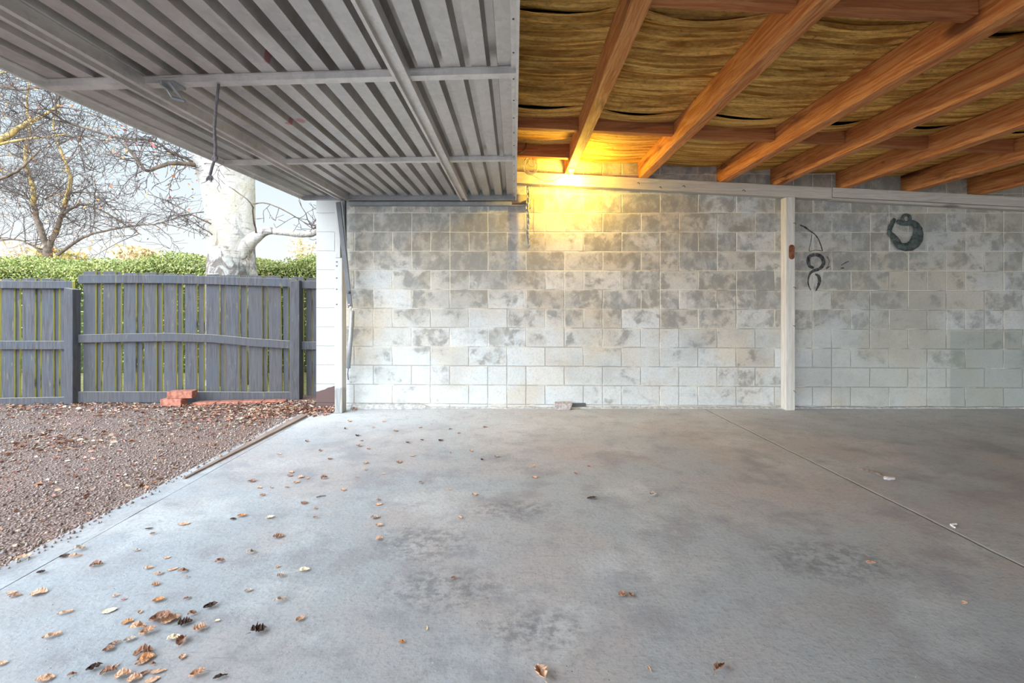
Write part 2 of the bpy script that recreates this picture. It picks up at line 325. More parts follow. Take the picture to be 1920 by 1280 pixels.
# ------------------------------------------------------------------ mesh tools
class MB:
    def __init__(s): s.v, s.f = [], []
    def add(s, vs, fs):
        o = len(s.v); s.v += [tuple(v) for v in vs]; s.f += [tuple(i+o for i in f) for f in fs]; return s
    def box(s, a, b):
        (x0, y0, z0), (x1, y1, z1) = a, b
        return s.add([(x0,y0,z0),(x1,y0,z0),(x1,y1,z0),(x0,y1,z0),(x0,y0,z1),(x1,y0,z1),(x1,y1,z1),(x0,y1,z1)],
                     [(0,3,2,1),(4,5,6,7),(0,1,5,4),(1,2,6,5),(2,3,7,6),(3,0,4,7)])
    def hexa(s, p): # 8 points ordered as box
        return s.add(p, [(0,3,2,1),(4,5,6,7),(0,1,5,4),(1,2,6,5),(2,3,7,6),(3,0,4,7)])
    def bar(s, a, b, w, h, up=(0, 0, 1)):
        a, b = Vector(a), Vector(b); d = (b-a).normalized(); side = d.cross(Vector(up)).normalized(); u = side.cross(d).normalized()
        p = []
        for q in (a, b):
            p.append([q-side*w/2-u*h/2, q+side*w/2-u*h/2, q+side*w/2+u*h/2, q-side*w/2+u*h/2])
        A, B = p
        return s.hexa([A[0], A[1], B[1], B[0], A[3], A[2], B[2], B[3]])
    def tube(s, pts, rad, n=8, cap=True, flat=None):
        pts = [Vector(p) for p in pts]
        if not hasattr(rad, '__len__'): rad = [rad]*len(pts)
        ref = Vector((.3, .1, 1)).normalized(); rings = []; prev = None
        for i, p in enumerate(pts):
            d = (pts[min(i+1, len(pts)-1)]-pts[max(i-1, 0)])
            d = d.normalized() if d.length > 1e-9 else Vector((0, 0, 1))
            if prev is None:
                u = d.cross(ref)
                if u.length < .05: u = d.cross(Vector((1, 0, 0)))
            else: u = prev-d*prev.dot(d)
            u.normalize(); prev = u; w = d.cross(u)
            ring = []
            for k in range(n):
                a = 2*PI*k/n; o = (u*math.cos(a)+w*math.sin(a))*rad[i]
                if flat: o = Vector((o.x*flat[0], o.y*flat[1], o.z*flat[2]))
                ring.append(p+o)
            rings.append(ring)
        vs = [q for r in rings for q in r]; fs = []
        for i in range(len(pts)-1):
            for k in range(n): fs.append((i*n+k, i*n+(k+1) % n, (i+1)*n+(k+1) % n, (i+1)*n+k))
        if cap: fs.append(tuple(range(n))[::-1]); fs.append(tuple((len(pts)-1)*n+k for k in range(n)))
        return s.add(vs, fs)
    def lathe(s, prof, c=(0, 0, 0), n=20):
        vs = [(c[0]+r*math.cos(2*PI*k/n), c[1]+r*math.sin(2*PI*k/n), c[2]+z) for r, z in prof for k in range(n)]
        fs = [(i*n+k, i*n+(k+1) % n, (i+1)*n+(k+1) % n, (i+1)*n+k) for i in range(len(prof)-1) for k in range(n)]
        fs += [tuple(range(n))[::-1], tuple((len(prof)-1)*n+k for k in range(n))]
        return s.add(vs, fs)
    def torus(s, c, R, r, ax, up, n=14, m=6, sx=1.0):
        c, ax, up = Vector(c), Vector(ax).normalized(), Vector(up).normalized()
        q = ax.cross(up)
        pts = [c+up*math.cos(2*PI*i/n)*R*sx+q*math.sin(2*PI*i/n)*R for i in range(n)]
        vs, fs = [], []
        for i, p in enumerate(pts):
            o = (p-c).normalized()
            for k in range(m): vs.append(p+(o*math.cos(2*PI*k/m)+ax*math.sin(2*PI*k/m))*r)
        for i in range(n):
            for k in range(m): fs.append((i*m+k, ((i+1) % n)*m+k, ((i+1) % n)*m+(k+1) % m, i*m+(k+1) % m))
        return s.add(vs, fs)
    def build(s, name, mat, parent=None, smooth=False, bevel=0, origin=None):
        me = bpy.data.meshes.new(name)
        o0 = Vector(origin) if origin is not None else (parent.location if parent is not None and parent.parent is None else None)
        if o0 is None and parent is not None: o0 = parent.matrix_local.translation
        vs = s.v if o0 is None else [(v[0]-o0[0], v[1]-o0[1], v[2]-o0[2]) for v in s.v]
        me.from_pydata(vs, [], s.f); me.materials.append(mat)
        bm = bmesh.new(); bm.from_mesh(me); bmesh.ops.recalc_face_normals(bm, faces=bm.faces); bm.to_mesh(me); bm.free()
        if smooth:
            for p in me.polygons: p.use_smooth = True
        o = bpy.data.objects.new(name, me); C.objects.link(o)
        if parent is not None: o.parent = parent
        elif origin is not None: o.location = origin
        if bevel:
            md = o.modifiers.new('edge', 'BEVEL'); md.width = bevel; md.segments = 2; md.limit_method = 'ANGLE'
        return o

def thing(o, label, cat, group=None):
    o['label'] = label; o['category'] = cat
    if group: o['group'] = group
    return o
def root(name, loc, label, cat, group=None):
    o = bpy.data.objects.new(name, None); o.empty_display_size = .1; C.objects.link(o); o.location = loc
    return thing(o, label, cat, group)
def struct(o): o['kind'] = 'structure'; return o

def bulk(name, verts, faces_n, mat, tints=None, smooth=False):
    """verts (N,k,3) with one k-gon fan given by faces_n index lists"""
    N, k, _ = verts.shape
    me = bpy.data.meshes.new(name)
    base = np.arange(N)[:, None]*k
    tris = np.concatenate([(base+np.array(f)[None, :]) for f in faces_n], 1).reshape(-1)
    lens = np.tile(np.array([len(f) for f in faces_n]), N)
    me.vertices.add(N*k); me.vertices.foreach_set('co', verts.reshape(-1).astype(np.float32))
    me.loops.add(len(tris)); me.loops.foreach_set('vertex_index', tris.astype(np.int32))
    me.polygons.add(len(lens)); st = np.concatenate([[0], np.cumsum(lens)[:-1]])
    me.polygons.foreach_set('loop_start', st.astype(np.int32))
    me.polygons.foreach_set('loop_total', lens.astype(np.int32))
    me.update(calc_edges=True); me.validate()
    if tints is not None:
        ca = me.color_attributes.new('tint', 'FLOAT_COLOR', 'POINT')
        col = np.ones((N, k, 4), np.float32); col[:, :, :3] = tints[:, None, :]
        ca.data.foreach_set('color', col.reshape(-1))
    me.materials.append(mat)
    if smooth: me.polygons.foreach_set('use_smooth', np.ones(len(lens), bool))
    o = bpy.data.objects.new(name, me); C.objects.link(o); return o
rng = np.random.default_rng(11)

# ------------------------------------------------------------------ the setting
WY = 4.972                                   # inner face of the block wall
ROOF = lambda x: 1.325+CAM_H-.051*x          # underside of the rafters
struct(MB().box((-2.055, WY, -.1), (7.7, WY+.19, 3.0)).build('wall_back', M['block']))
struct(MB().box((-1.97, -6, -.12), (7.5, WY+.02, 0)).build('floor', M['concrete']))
struct(MB().box((7.5, -6.2, -.1), (7.7, WY, 3.0)).build('wall_right', M['plaster']))
struct(MB().box((-2.0, -6.2, -.1), (-1.2, -6, 3.0)).box((7.2, -6.2, -.1), (7.5, -6, 3.0)).box((-1.2, -6.2, 2.35), (7.2, -6, 3.0)).build('wall_front', M['plaster']))  # unseen wall; its wide opening is added to let in fill light
struct(MB().add([(-30,-40,-.03),(40,-40,-.03),(40,-6.0,-.03),(-30,-6.0,-.03)], [(0,1,2,3)]).build('ground_forecourt', M['concrete']))
wl = MB().box((-1.95, -.95, 0), (-1.76, -.62, 2.32)).box((-1.95, -6, 2.32), (-1.76, WY, 2.75))
struct(wl.build('wall_left', M['plaster']))
r = MB(); z0, z1 = ROOF(-2.3)+.25, ROOF(7.8)+.25
r.hexa([(-2.3,-6.3,z0),(7.8,-6.3,z1),(7.8,WY+.3,z1),(-2.3,WY+.3,z0),(-2.3,-6.3,z0+.08),(7.8,-6.3,z1+.08),(7.8,WY+.3,z1+.08),(-2.3,WY+.3,z0+.08)])
struct(r.build('ceiling', M['roof']))

# outside apron and its timber sill
ap = MB(); n = 60
for i in range(n):
    ya, yb = -6+(10.72)*i/n, -6+(10.72)*(i+1)/n
    xa = -2.145+.03*mnoise.noise((ya*2, 0, 0)); xb = -2.145+.03*mnoise.noise((yb*2, 0, 0))
    ap.hexa([(xa,ya,-.1),(-1.984+.006*mnoise.noise((ya*6,7,0)),ya,-.1),(-1.984+.006*mnoise.noise((yb*6,7,0)),yb,-.1),(xb,yb,-.1),(xa,ya,-.006),(-1.984+.006*mnoise.noise((ya*6,7,0)),ya,-.005),(-1.984+.006*mnoise.noise((yb*6,7,0)),yb,-.005),(xb,yb,-.006)])
struct(ap.build('trim_apron', M['concrete']))
sill = MB().hexa([(-2.075,3.0,-.004),(-2.06,3.0,-.004),(-1.995,4.62,-.004),(-2.075,4.66,-.004),(-2.075,3.0,.004),(-2.06,3.0,.004),(-1.995,4.62,.016),(-2.075,4.66,.016)])
thing(sill.build('sill_board', wood('sill_wood', (.26, .18, .15), (.10, .06, .05), (.36, .29, .25), 'Y')), 'weathered brown timber strip lying along the edge of the concrete slab', 'board')

# yard ground, gently uneven
def grid(name, x0, x1, y0, y1, nx, ny, zf, mat):
    m = MB(); vs = [(x0+(x1-x0)*i/nx, y0+(y1-y0)*j/ny, 0) for j in range(ny+1) for i in range(nx+1)]
    vs = [(x, y, zf(x, y)) for x, y, _ in vs]
    fs = [(j*(nx+1)+i, j*(nx+1)+i+1, (j+1)*(nx+1)+i+1, (j+1)*(nx+1)+i) for j in range(ny) for i in range(nx)]
    m.add(vs, fs); return m.build(name, mat, None, True)
def yard_z(x, y):
    return -.012+.012*mnoise.noise((x*.9, y*.9, 3))-.02*min(1, max(0, (-2.4-x)/3))*0
struct(grid('ground', -14, -2.11, -8, 5.75, 120, 140, yard_z, M['gravel']))
struct(MB().box((-2.2, 4.69, -.2), (-1.2, 5.75, -.012)).build('ground_strip', M['gravel']))
struct(MB().add([(-60,5.7,-.03),(40,5.7,-.03),(40,90,-.03),(-60,90,-.03)], [(0,1,2,3)]).build('ground_lawn', M['lawn']))

# gravel stones
N = 16000
px = np.where(rng.random(N) < .05, -2.05-rng.random(N)**.5*.15, -2.14-rng.random(N)**1.15*4.6); py = 1.2+rng.random(N)*4.15
sz = .004+.007*rng.random(N)**2
oct_ = np.array([(1,0,0),(-1,0,0),(0,1,0),(0,-1,0),(0,0,1),(0,0,-1)], float)
v = oct_[None]*(sz[:, None, None])*(.6+.8*rng.random((N, 6, 1)))
ang = rng.random(N)*6.28; ca, sa = np.cos(ang), np.sin(ang)
x, y = v[:, :, 0].copy(), v[:, :, 1].copy()
v[:, :, 0] = x*ca[:, None]-y*sa[:, None]; v[:, :, 1] = x*sa[:, None]+y*ca[:, None]
gz = np.array([yard_z(a, b_) if a < -2.14 else -.004 for a, b_ in zip(px, py)])
v += np.stack([px, py, gz+sz*.3], 1)[:, None, :]
base = np.array([(.52,.40,.36),(.62,.52,.47),(.38,.27,.25),(.66,.50,.40),(.48,.42,.42)])[rng.integers(0, 5, N)]
g = bulk('gravel', v, [(0,2,4),(2,1,4),(1,3,4),(3,0,4),(2,0,5),(1,2,5),(3,1,5),(0,3,5)], M['stones'], base*(.52+.38*rng.random((N, 1))))
g['kind'] = 'stuff'; thing(g, 'reddish grey gravel stones covering the yard', 'gravel')

# leaf litter: too many to count
def litter(name, X, Y, Z, size, cols, label):
    N = len(X)
    t = rng.random((N, 1))
    prof = np.array([(-.5,0,0),(-.2,.26,.06),(.2,.24,.08),(.5,0,.0),(.2,-.24,.08),(-.2,-.26,.06),(0,0,-.02)], float)
    v = np.repeat(prof[None], N, 0)
    v[:, :, 2] *= rng.uniform(.2, 4.5, (N, 1)); v[:, :, 2] += rng.normal(0, .05, (N, 7))
    v[:, :, 1] *= rng.uniform(.6, 1.2, (N, 1)); v *= size[:, None, None]
    a = rng.random(N)*6.28; tl = rng.normal(0, .35, N)
    x, y, z = v[:, :, 0].copy(), v[:, :, 1].copy(), v[:, :, 2].copy()
    y2 = y*np.cos(tl)[:, None]-z*np.sin(tl)[:, None]; z2 = y*np.sin(tl)[:, None]+z*np.cos(tl)[:, None]
    v[:, :, 0] = x*np.cos(a)[:, None]-y2*np.sin(a)[:, None]; v[:, :, 1] = x*np.sin(a)[:, None]+y2*np.cos(a)[:, None]
    v[:, :, 2] = z2-z2.min(1, keepdims=True)
    v += np.stack([X, Y, Z], 1)[:, None, :]
    tint = np.array(cols)[rng.integers(0, len(cols), N)]*(.5+.5*rng.random((N, 1)))
    o = bulk(name, v, [(6,0,1),(6,1,2),(6,2,3),(6,3,4),(6,4,5),(6,5,0)], M['tint'], tint)
    o['kind'] = 'stuff'; thing(o, label, 'leaf litter'); return o
cols = [(.74,.50,.36),(.62,.32,.21),(.80,.60,.45),(.46,.23,.16),(.66,.32,.18),(.85,.70,.54),(.36,.19,.15),(.66,.33,.30)]
Xs, Ys, Zs, Ss = [], [], [], []
def scatter(n, fx, fy, sz, zo=0.0, test=None):
    k = 0
    while k < n:
        x, y = fx(), fy()
        if test and not test(x, y): continue
        Xs.append(x); Ys.append(y); Zs.append((yard_z(x, y) if x < -2.13 else (-.005 if x < -1.97 else 0))+.002+zo*random.random()); Ss.append(random.uniform(*sz)); k += 1
scatter(1200, lambda: random.uniform(-6.6, -2.2), lambda: 5.25-abs(random.gauss(0, .3)), (.02, .05), .01)
scatter(1500, lambda: random.uniform(-6.5, -2.2), lambda: random.uniform(1.8, 5.2), (.015, .045))
scatter(700, lambda: -2.3-abs(random.gauss(0, .55)), lambda: 4.75+random.gauss(0, .33), (.02, .045), .01, lambda x, y: y < 5.35)
scatter(110, lambda: random.gauss(-3.55, .22), lambda: random.gauss(3.75, .12), (.02, .05), .01)
scatter(40, lambda: random.gauss(-4.0, .12), lambda: random.gauss(3.95, .05), (.02, .05), .01)
L = litter('leaf_litter', np.array(Xs), np.array(Ys), np.array(Zs), np.array(Ss), cols, 'fallen brown and russet leaves strewn over the gravel yard and against the fence')
Xs, Ys, Zs, Ss = [], [], [], []
def pz(x, y): return max(0, 1-abs(y-4.97)/.3)*.05
for k in range(850):
    x = random.uniform(-2.62, -1.80); y = 4.93-abs(random.gauss(0, .14)); 
    if x > -2.06 and y > 4.95: continue
    if -1.8 < x and y > 4.7: continue
    h = .03*max(0, 1-abs(y-4.95)/.3)*min(1, max(0, (x+2.5)/.3))
    Xs.append(x); Ys.append(y); Zs.append(random.random()*h+(.0 if x > -1.97 else -.005)); Ss.append(random.uniform(.02, .045))
for k in range(160):
    X_ = random.uniform(-2.6, -2.1); Xs.append(X_); Ys.append(random.uniform(4.95, 5.35)); Zs.append(-.008+random.random()*.03*min(1, max(0, (X_+2.75)/.6))); Ss.append(random.uniform(.02, .045))
for k in range(40):
    Xs.append(random.uniform(-1.68, -1.58)); Ys.append(4.96-abs(random.gauss(0, .05))); Zs.append(random.random()*.02); Ss.append(random.uniform(.015, .035))
litter('leaf_drift', np.array(Xs), np.array(Ys), np.array(Zs), np.array(Ss), cols, 'drift of brown leaves heaped at the foot of the white pier and door jamb')

# ------------------------------------------------------------------ garage timber
ZT = .175
rx = [.512, 1.274, 2.09, 2.645, 3.32, 3.995, 4.68, 5.37]
rl = ['orange sawn timber rafter with the bare light bulb at its wall end', 'orange sawn timber rafter, next one right of the rafter with the bulb',
      'long knotty rafter with a bright lower edge, third from the raised door', 'dark red-brown rafter meeting the wall just left of the white post, fourth from the door',
      'dark red-brown rafter over the wall just right of the white post, fifth from the door', 'shadowed red-brown rafter above the right part of the wall, sixth from the door',
      'dark rafter in the upper right corner, seventh from the raised door', 'unlit rafter at the far right, eighth from the raised door']
for i, X in enumerate(rx[:7]):
    zb = ROOF(X+.04); w = .085
    m = MB(); n = 24; ny = []
    y0, y1 = -.2, WY
    vs = []; fs = []
    for k in range(n+1):
        y = y0+(y1-y0)*k/n
        e = [.004*mnoise.noise((y*1.7, i*9+q, 0)) for q in range(4)]
        vs += [(X+e[0], y, zb+e[1]), (X+w+e[2], y, zb-.051*w+e[3]), (X+w+e[2], y, zb+ZT), (X+e[0], y, zb+ZT+.003)]
    for k in range(n):
        for q in range(4): fs.append((k*4+q, k*4+(q+1) % 4, (k+1)*4+(q+1) % 4, (k+1)*4+q))
    fs += [(0,1,2,3), (n*4+3, n*4+2, n*4+1, n*4)]
    m.add(vs, fs)
    thing(m.build('rafter', M['rafter'], None, False, .006, (X, 0, zb)), rl[i], 'rafter', 'rafters under the roof lining')
def nog(x0, x1, y0, y1, drop, h, label):
    m = MB(); za, zb = ROOF(x0)+ZT-drop, ROOF(x1)+ZT-drop
    m.hexa([(x0,y0,za-h),(x1,y0,zb-h),(x1,y1,zb-h),(x0,y1,za-h),(x0,y0,za),(x1,y0,zb),(x1,y1,zb),(x0,y1,za)])
    thing(m.build('nogging', M['nogging'], None, False, .004, (x0, y0, za)), label, 'nogging', 'noggings between the rafters')
W = .085
nog(-.25, rx[0], 3.84, 3.90, -.005, .11, 'short timber nogging left of the bulb rafter, the farther-from-wall of the two')
nog(-.25, rx[0], 4.50, 4.56, -.005, .135, 'short timber nogging left of the bulb rafter, closest to the wall above the cable coil')
nm = ['first', 'second', 'third', 'fourth', 'fifth']
for i in range(5):
    nog(rx[i]+W, rx[i+1], 3.84+.01*(i % 2), 3.90+.01*(i % 2), -.005, .105, 'dark nogging in the row near the wall, %s bay right of the bulb rafter' % nm[i])
for i in range(4):
    nog(rx[i]+W, rx[i+1], 2.16, 2.235, -.005, .105, 'red-brown nogging along the photo top, %s bay right of the bulb rafter' % nm[i])

# sagging lining, one strip after another
def lining(y0, y1, wr, droop, label):
    xs = list(np.arange(-.4, 7.2, .045)); ys = list(np.arange(y0, y1+.001, .0085))
    bays = [-.25+W]+rx+[6.05, 6.75, 7.4]
    vs = []
    for y in ys:
        for x in xs:
            k = 0
            while k < len(bays)-2 and x > bays[k+1]: k += 1
            a, b_ = bays[k]+(W if k else 0), bays[k+1]
            u = min(1, max(0, (x-a)/(b_-a))); sag = math.sin(PI*u)
            z = ROOF(x)+ZT+.004-.022*sag
            z -= droop*sag*math.exp(-(y-y0)/.10)*(.8+.4*mnoise.noise((x*2, 5, 1)))
            ww = wr*(1.0 if x < 2.1 else .6)
            yy = y+.022*mnoise.noise((x*1.3, y*1.5, 3.3+k*7))
            q = mnoise.noise((x*.5+k*5, yy*32, 1.7))+.6*mnoise.noise((x*1.1+k*3, yy*62, 8.1))
            q = 1-abs(q)*1.6
            z += ww*(.026*(q-.5)+.014*mnoise.noise((x*.8+k*11, yy*9, 4)))*(.25+.75*min(1, sag*2.2))
            vs.append((x, y, z))
    nx, ny = len(xs), len(ys)
    m = MB().add(vs, [(j*nx+i, j*nx+i+1, (j+1)*nx+i+1, (j+1)*nx+i) for j in range(ny-1) for i in range(nx-1)])
    o = m.build('roof_lining', M['lining'], None, True)
    thing(o, label, 'lining', 'strips of sagging roof lining')
lining(.9, 2.43, .9, .03, 'brown hessian roof lining strip nearest the camera, past the dark slit at the photo top')
lining(2.40, 3.64, 1.15, .036, 'wrinkled yellow-brown hessian roof lining strip between the two dark slits')
lining(3.62, WY+.02, .3, .034, 'smoother yellowish roof lining strip between the last dark slit and the block wall')

# wall plate in two lengths, and the white post
def plate(x0, x1, h, dz, label, lower=False):
    za, zb = ROOF(x0)+dz, ROOF(x1)+dz; y0 = 4.875
    m = MB().hexa([(x0,y0,za-h),(x1,y0,zb-h),(x1,WY,zb-h),(x0,WY,za-h),(x0,y0,za),(x1,y0,zb),(x1,WY,zb),(x0,WY,za)])
    o = m.build('wall_plate', M['plate'], None, False, .005, (x0, y0, za))
    if lower:
        q = MB().hexa([(x0,y0+.012,za-h-.03),(x1,y0+.012,zb-h-.03),(x1,WY,zb-h-.03),(x0,WY,za-h-.03),(x0,y0+.012,za-h-.003),(x1,y0+.012,zb-h-.003),(x1,WY,zb-h-.003),(x0,WY,za-h-.003)])
        qo = q.build('batten', M['plate'], None, False, .003, (x0, y0, za)); qo.location = (0, 0, 0); qo.parent = o
    thing(o, label, 'beam', 'wall plates on the block wall')
    return o
p1 = plate(-.6, 3.225, .117, -.004, 'whitewashed wall plate beam above the blocks, longer left length under the bulb')
p2 = plate(3.229, 7.4, .10, .0, 'greyer wall plate beam right of the white post, with a thin batten under it', True)
nails = MB()
pw = root('wall_post', (2.80, 4.87, 0), 'white painted timber post standing against the block wall', 'post')
MB().box((2.754, 4.872, 0), (2.847, WY, ROOF(2.8)-.121)).build('shaft', M['post'], pw, False, .006)
for z in (1.9, 1.25, .86, .2):
    MB().tube([(2.83, 4.872, z), (2.832, 4.85, z-.002), (2.835, 4.845, z-.018)], .003, 6).build('nail', M['dark_steel'], pw)
ov = MB(); q = [(.030*math.cos(a), .045*(1 if math.sin(a) > 0 else -1)*(1 if abs(math.sin(a)) > .01 else 0)+.030*math.sin(a)) for a in [2*PI*k/24+.02 for k in range(24)]]
vs = [(2.812+a, 4.872, 1.607+b_) for a, b_ in q]+[(2.812+a*.9, 4.866, 1.607+b_*.95) for a, b_ in q]
ov.add(vs, [(k, (k+1) % 24, 24+(k+1) % 24, 24+k) for k in range(24)]+[tuple(24+k for k in range(24))])
op = ov.build('oval_plate', M['rust'], None, False, 0, (2.812, 4.87, 1.607))
thing(op, 'rusty brown oval plate fixed to the front of the white post', 'plate')
# nails in the wall plate
for k, (a, c_) in enumerate(((1280, 349), (1236, 351), (1195, 343), (1392, 357))):
    p = at(a, c_, 4.874)
    pr = p1 if p.x < 3.22 else p2
    MB().tube([(p.x, 4.876, p.z), (p.x+.004, 4.845, p.z), (p.x+.014, 4.838, p.z-.02)], .0032, 6).build('nail', M['dark_steel'], pr)
# mortar fillet at the foot of the wall
fil = MB(); n = 90
pts = []
for k in range(n+1):
    x = -1.68+k*(7.4+1.68)/n
    h = (.055 if x < -.9 else .018)+.012*mnoise.noise((x*5, 0, 0)); w = (.07 if x < -.9 else .03)+.012*mnoise.noise((x*7, 4, 0))
    pts.append((x, max(.006, h), max(.01, w)))
vs = []
for x, h, w in pts: vs += [(x, WY+.005, h), (x, WY-w*.4, h*.7), (x, WY-w, .001), (x, WY+.005, -.01)]
fs = [(k*4+q, k*4+(q+1) % 4, (k+1)*4+(q+1) % 4, (k+1)*4+q) for k in range(n) for q in range(4)]
fil.add(vs, fs); struct(fil.build('baseboard_back', plain('mortar_fillet', (.50, .50, .49), .95, 0, .35, 30, .9), None, True))

# door jamb
jb = root('door_jamb', (-1.74, 4.74, 0), 'white painted timber door jamb with bare grey foot beside the pier', 'jamb')
t = NT('jamb_paint'); X, Y, Z = t.sep(t.obj)
nz = t.noise(14, 5, t.vmap(scale=(1, 1, .5))); gr = t.noise(8, 5, t.vmap(scale=(8, 8, .6)))
c = t.mix(t.ramp(nz, .55, .7, 0, .35), (.52, .51, .49), (.36, .32, .28))
bare = t.mix(t.ramp(gr, .3, .7), (.22, .25, .27), (.42, .38, .33))
c = t.mix(t.ramp(t.math('ADD', Z, t.math('MULTIPLY', t.math('SUBTRACT', nz, .5), .2)), .23, .26, 1, 0), c, bare)
M['jamb'] = t.done(c, .8, t.bump(gr, .4, .004))
MB().box((-1.779, 4.742, 0), (-1.704, 4.862, 1.535)).build('lower_timber', M['jamb'], jb, False, .005)
MB().box((-1.779, 4.755, 1.538), (-1.728, 4.86, 2.10)).build('upper_timber', M['jamb'], jb, False, .004)
for z in (1.49, 1.45, 1.33, 1.22, 1.07): MB().box((-1.765, 4.7395, z), (-1.752+.01*(z % .3), 4.743, z+.012)).build('nail', M['dark_steel'], jb)
MB().box((-1.728, 4.79, 1.42), (-1.688, 4.797, 2.115)).box((-1.694, 4.79, 1.42), (-1.688, 4.83, 2.115)).build('steel_angle', M['track'], jb, False)

# ------------------------------------------------------------------ raised tilt door
DZ0 = 1.024+CAM_H; DX0, DX1 = -2.125, .018; DY0, DY1 = -.5, 4.85
def door_z(x, y):
    u = (DX1-x)/(DX1-DX0)
    return DZ0-.052*u*min(1.15, max(0, DY1-y)/2.3)
dr = root('garage_door', (DX0, DY1, DZ0), 'raised corrugated steel garage door with bars, tilted open overhead', 'garage door')
prof = []
x = DX1-.03; pitch = .1175
while x-pitch > DX0+.02:
    prof += [(x, 0), (x-.064, 0), (x-.069, .050), (x-.101, .050), (x-.1135, 0)]
    x -= pitch
prof += [(x, 0), (DX0+.005, 0)]
ny = 36; vs = []; fs = []
for j in range(ny+1):
    y = DY0+(DY1-.02-DY0)*j/ny
    for a, b_ in prof: vs.append((a, y, door_z(a, y)+.035+b_))
k = len(prof)
fs = [(j*k+i, j*k+i+1, (j+1)*k+i+1, (j+1)*k+i) for j in range(ny) for i in range(k-1)]
MB().add(vs, fs).build('sheet', M['steel'], dr)
def strip_x(y0, y1, x0, x1, lo, hi):
    m = MB(); n = 14
    for i in range(n):
        a, b_ = x0+(x1-x0)*i/n, x0+(x1-x0)*(i+1)/n; ym = (y0+y1)/2; za, zb = door_z(a, ym), door_z(b_, ym)
        m.hexa([(a,y0,za+lo),(b_,y0,zb+lo),(b_,y1,zb+lo),(a,y1,za+lo),(a,y0,za+hi),(b_,y0,zb+hi),(b_,y1,zb+hi),(a,y1,za+hi)])
    return m
def strip_y(x0, x1, y0, y1, lo, hi, m=None):
    m = m or MB(); n = 20; xm = (x0+x1)/2
    for i in range(n):
        a, b_ = y0+(y1-y0)*i/n, y0+(y1-y0)*(i+1)/n; za, zb = door_z(xm, a), door_z(xm, b_)
        m.hexa([(x0,a,za+lo),(x1,a,za+lo),(x1,b_,zb+lo),(x0,b_,zb+lo),(x0,a,za+hi),(x1,a,za+hi),(x1,b_,zb+hi),(x0,b_,zb+hi)])
    return m
for yb, wd in ((2.165, .05), (3.49, .045), (.84, .05)):
    m = strip_x(yb, yb+wd, DX0-.005, DX1, .006, .034)
    m.v += []; o = m.build('cross_bar', M['rail'], dr)
    fl = strip_x(yb-.012, yb, DX0-.005, DX1, .028, .034).build('flange', M['rail'], dr)
strip_x(DY1-.055, DY1, DX0, DX1, -.004, .09).build('end_rail', M['track'], dr)
strip_x(DY0, DY0+.055, DX0, DX1, -.004, .05).build('end_rail', M['track'], dr)
strip_y(DX1-.012, DX1, DY0, DY1, -.006, .07, strip_y(DX1-.034, DX1-.012, DY0, DY1, .024, .034)).build('edge_rail', M['rail'], dr)
strip_y(DX0-.012, DX0+.004, DY0, DY1, .0, .07, strip_y(DX0, DX0+.03, DY0, DY1, .026, .034)).build('edge_rail', M['rail'], dr)
def brace(xc):
    m = strip_y(xc-.021, xc+.013, DY0+.06, DY1-.06, .002, .030)
    strip_y(xc-.034, xc-.020, DY0+.05, DY1-.05, -.020, .034, m); strip_y(xc+.012, xc+.034, DY0+.05, DY1-.05, -.016, .034, m)
    m.build('long_brace', M['rail'], dr)
brace(-.505); brace(-1.70)
lk = MB()
c0 = Vector((-1.555, 2.17, door_z(-1.555, 2.17)))
lk.box((c0.x-.035, c0.y-.03, c0.z-.004), (c0.x+.035, c0.y+.05, c0.z+.006)).box((c0.x-.02, c0.y-.04, c0.z-.02), (c0.x-.012, c0.y+.03, c0.z))
lk.bar(c0+Vector((.012, -.03, -.002)), c0+Vector((.025, .05, -.055)), .014, .004).bar(c0+Vector((-.03, .0, -.002)), c0+Vector((-.012, .03, -.05)), .010, .004)
lk.tube([c0+Vector((-.02, .03, -.045)), c0+Vector((.03, .05, -.055))], .008, 8)
lk.build('latch', M['track'], dr)
# bolt heads along the right-hand edge
bm_ = MB()
for yb in np.arange(1.3, 4.8, .24): bm_.lathe([(.004, -.003), (.004, 0)], (DX1-.023, yb, door_z(DX1, yb)+.024), 8)
bm_.build('rivet_row', M['dark_steel'], dr)

# pull rope
rp = at(410, 168, 2.19); rp.z = door_z(rp.x, 2.19)+.006
rr = root('pull_rope', rp, 'grey knotted pull rope hanging from the bar of the raised door', 'rope')
path = [rp, at(405, 200, 2.19), at(402, 240, 2.19), at(404, 275, 2.19), at(403, 298, 2.19), at(398, 312, 2.19), at(394, 328, 2.19)]
MB().tube(path, .0062, 8).build('cord', M['rope'], rr, True)
MB().torus(at(403, 297, 2.19), .008, .008, (.3, 1, .2), (0, 0, 1), 12, 8).build('knot', M['rope'], rr, True)
fr = MB()
for k in range(7):
    e = at(386+k*2.2, 338+random.uniform(-2, 5), 2.19+random.uniform(-.01, .01)); fr.tube([path[-1], (path[-1]+e)/2+Vector((.002*k-.006, 0, 0)), e], [.004, .003, .0012], 5)
fr.build('frayed_end', M['rope'], rr)

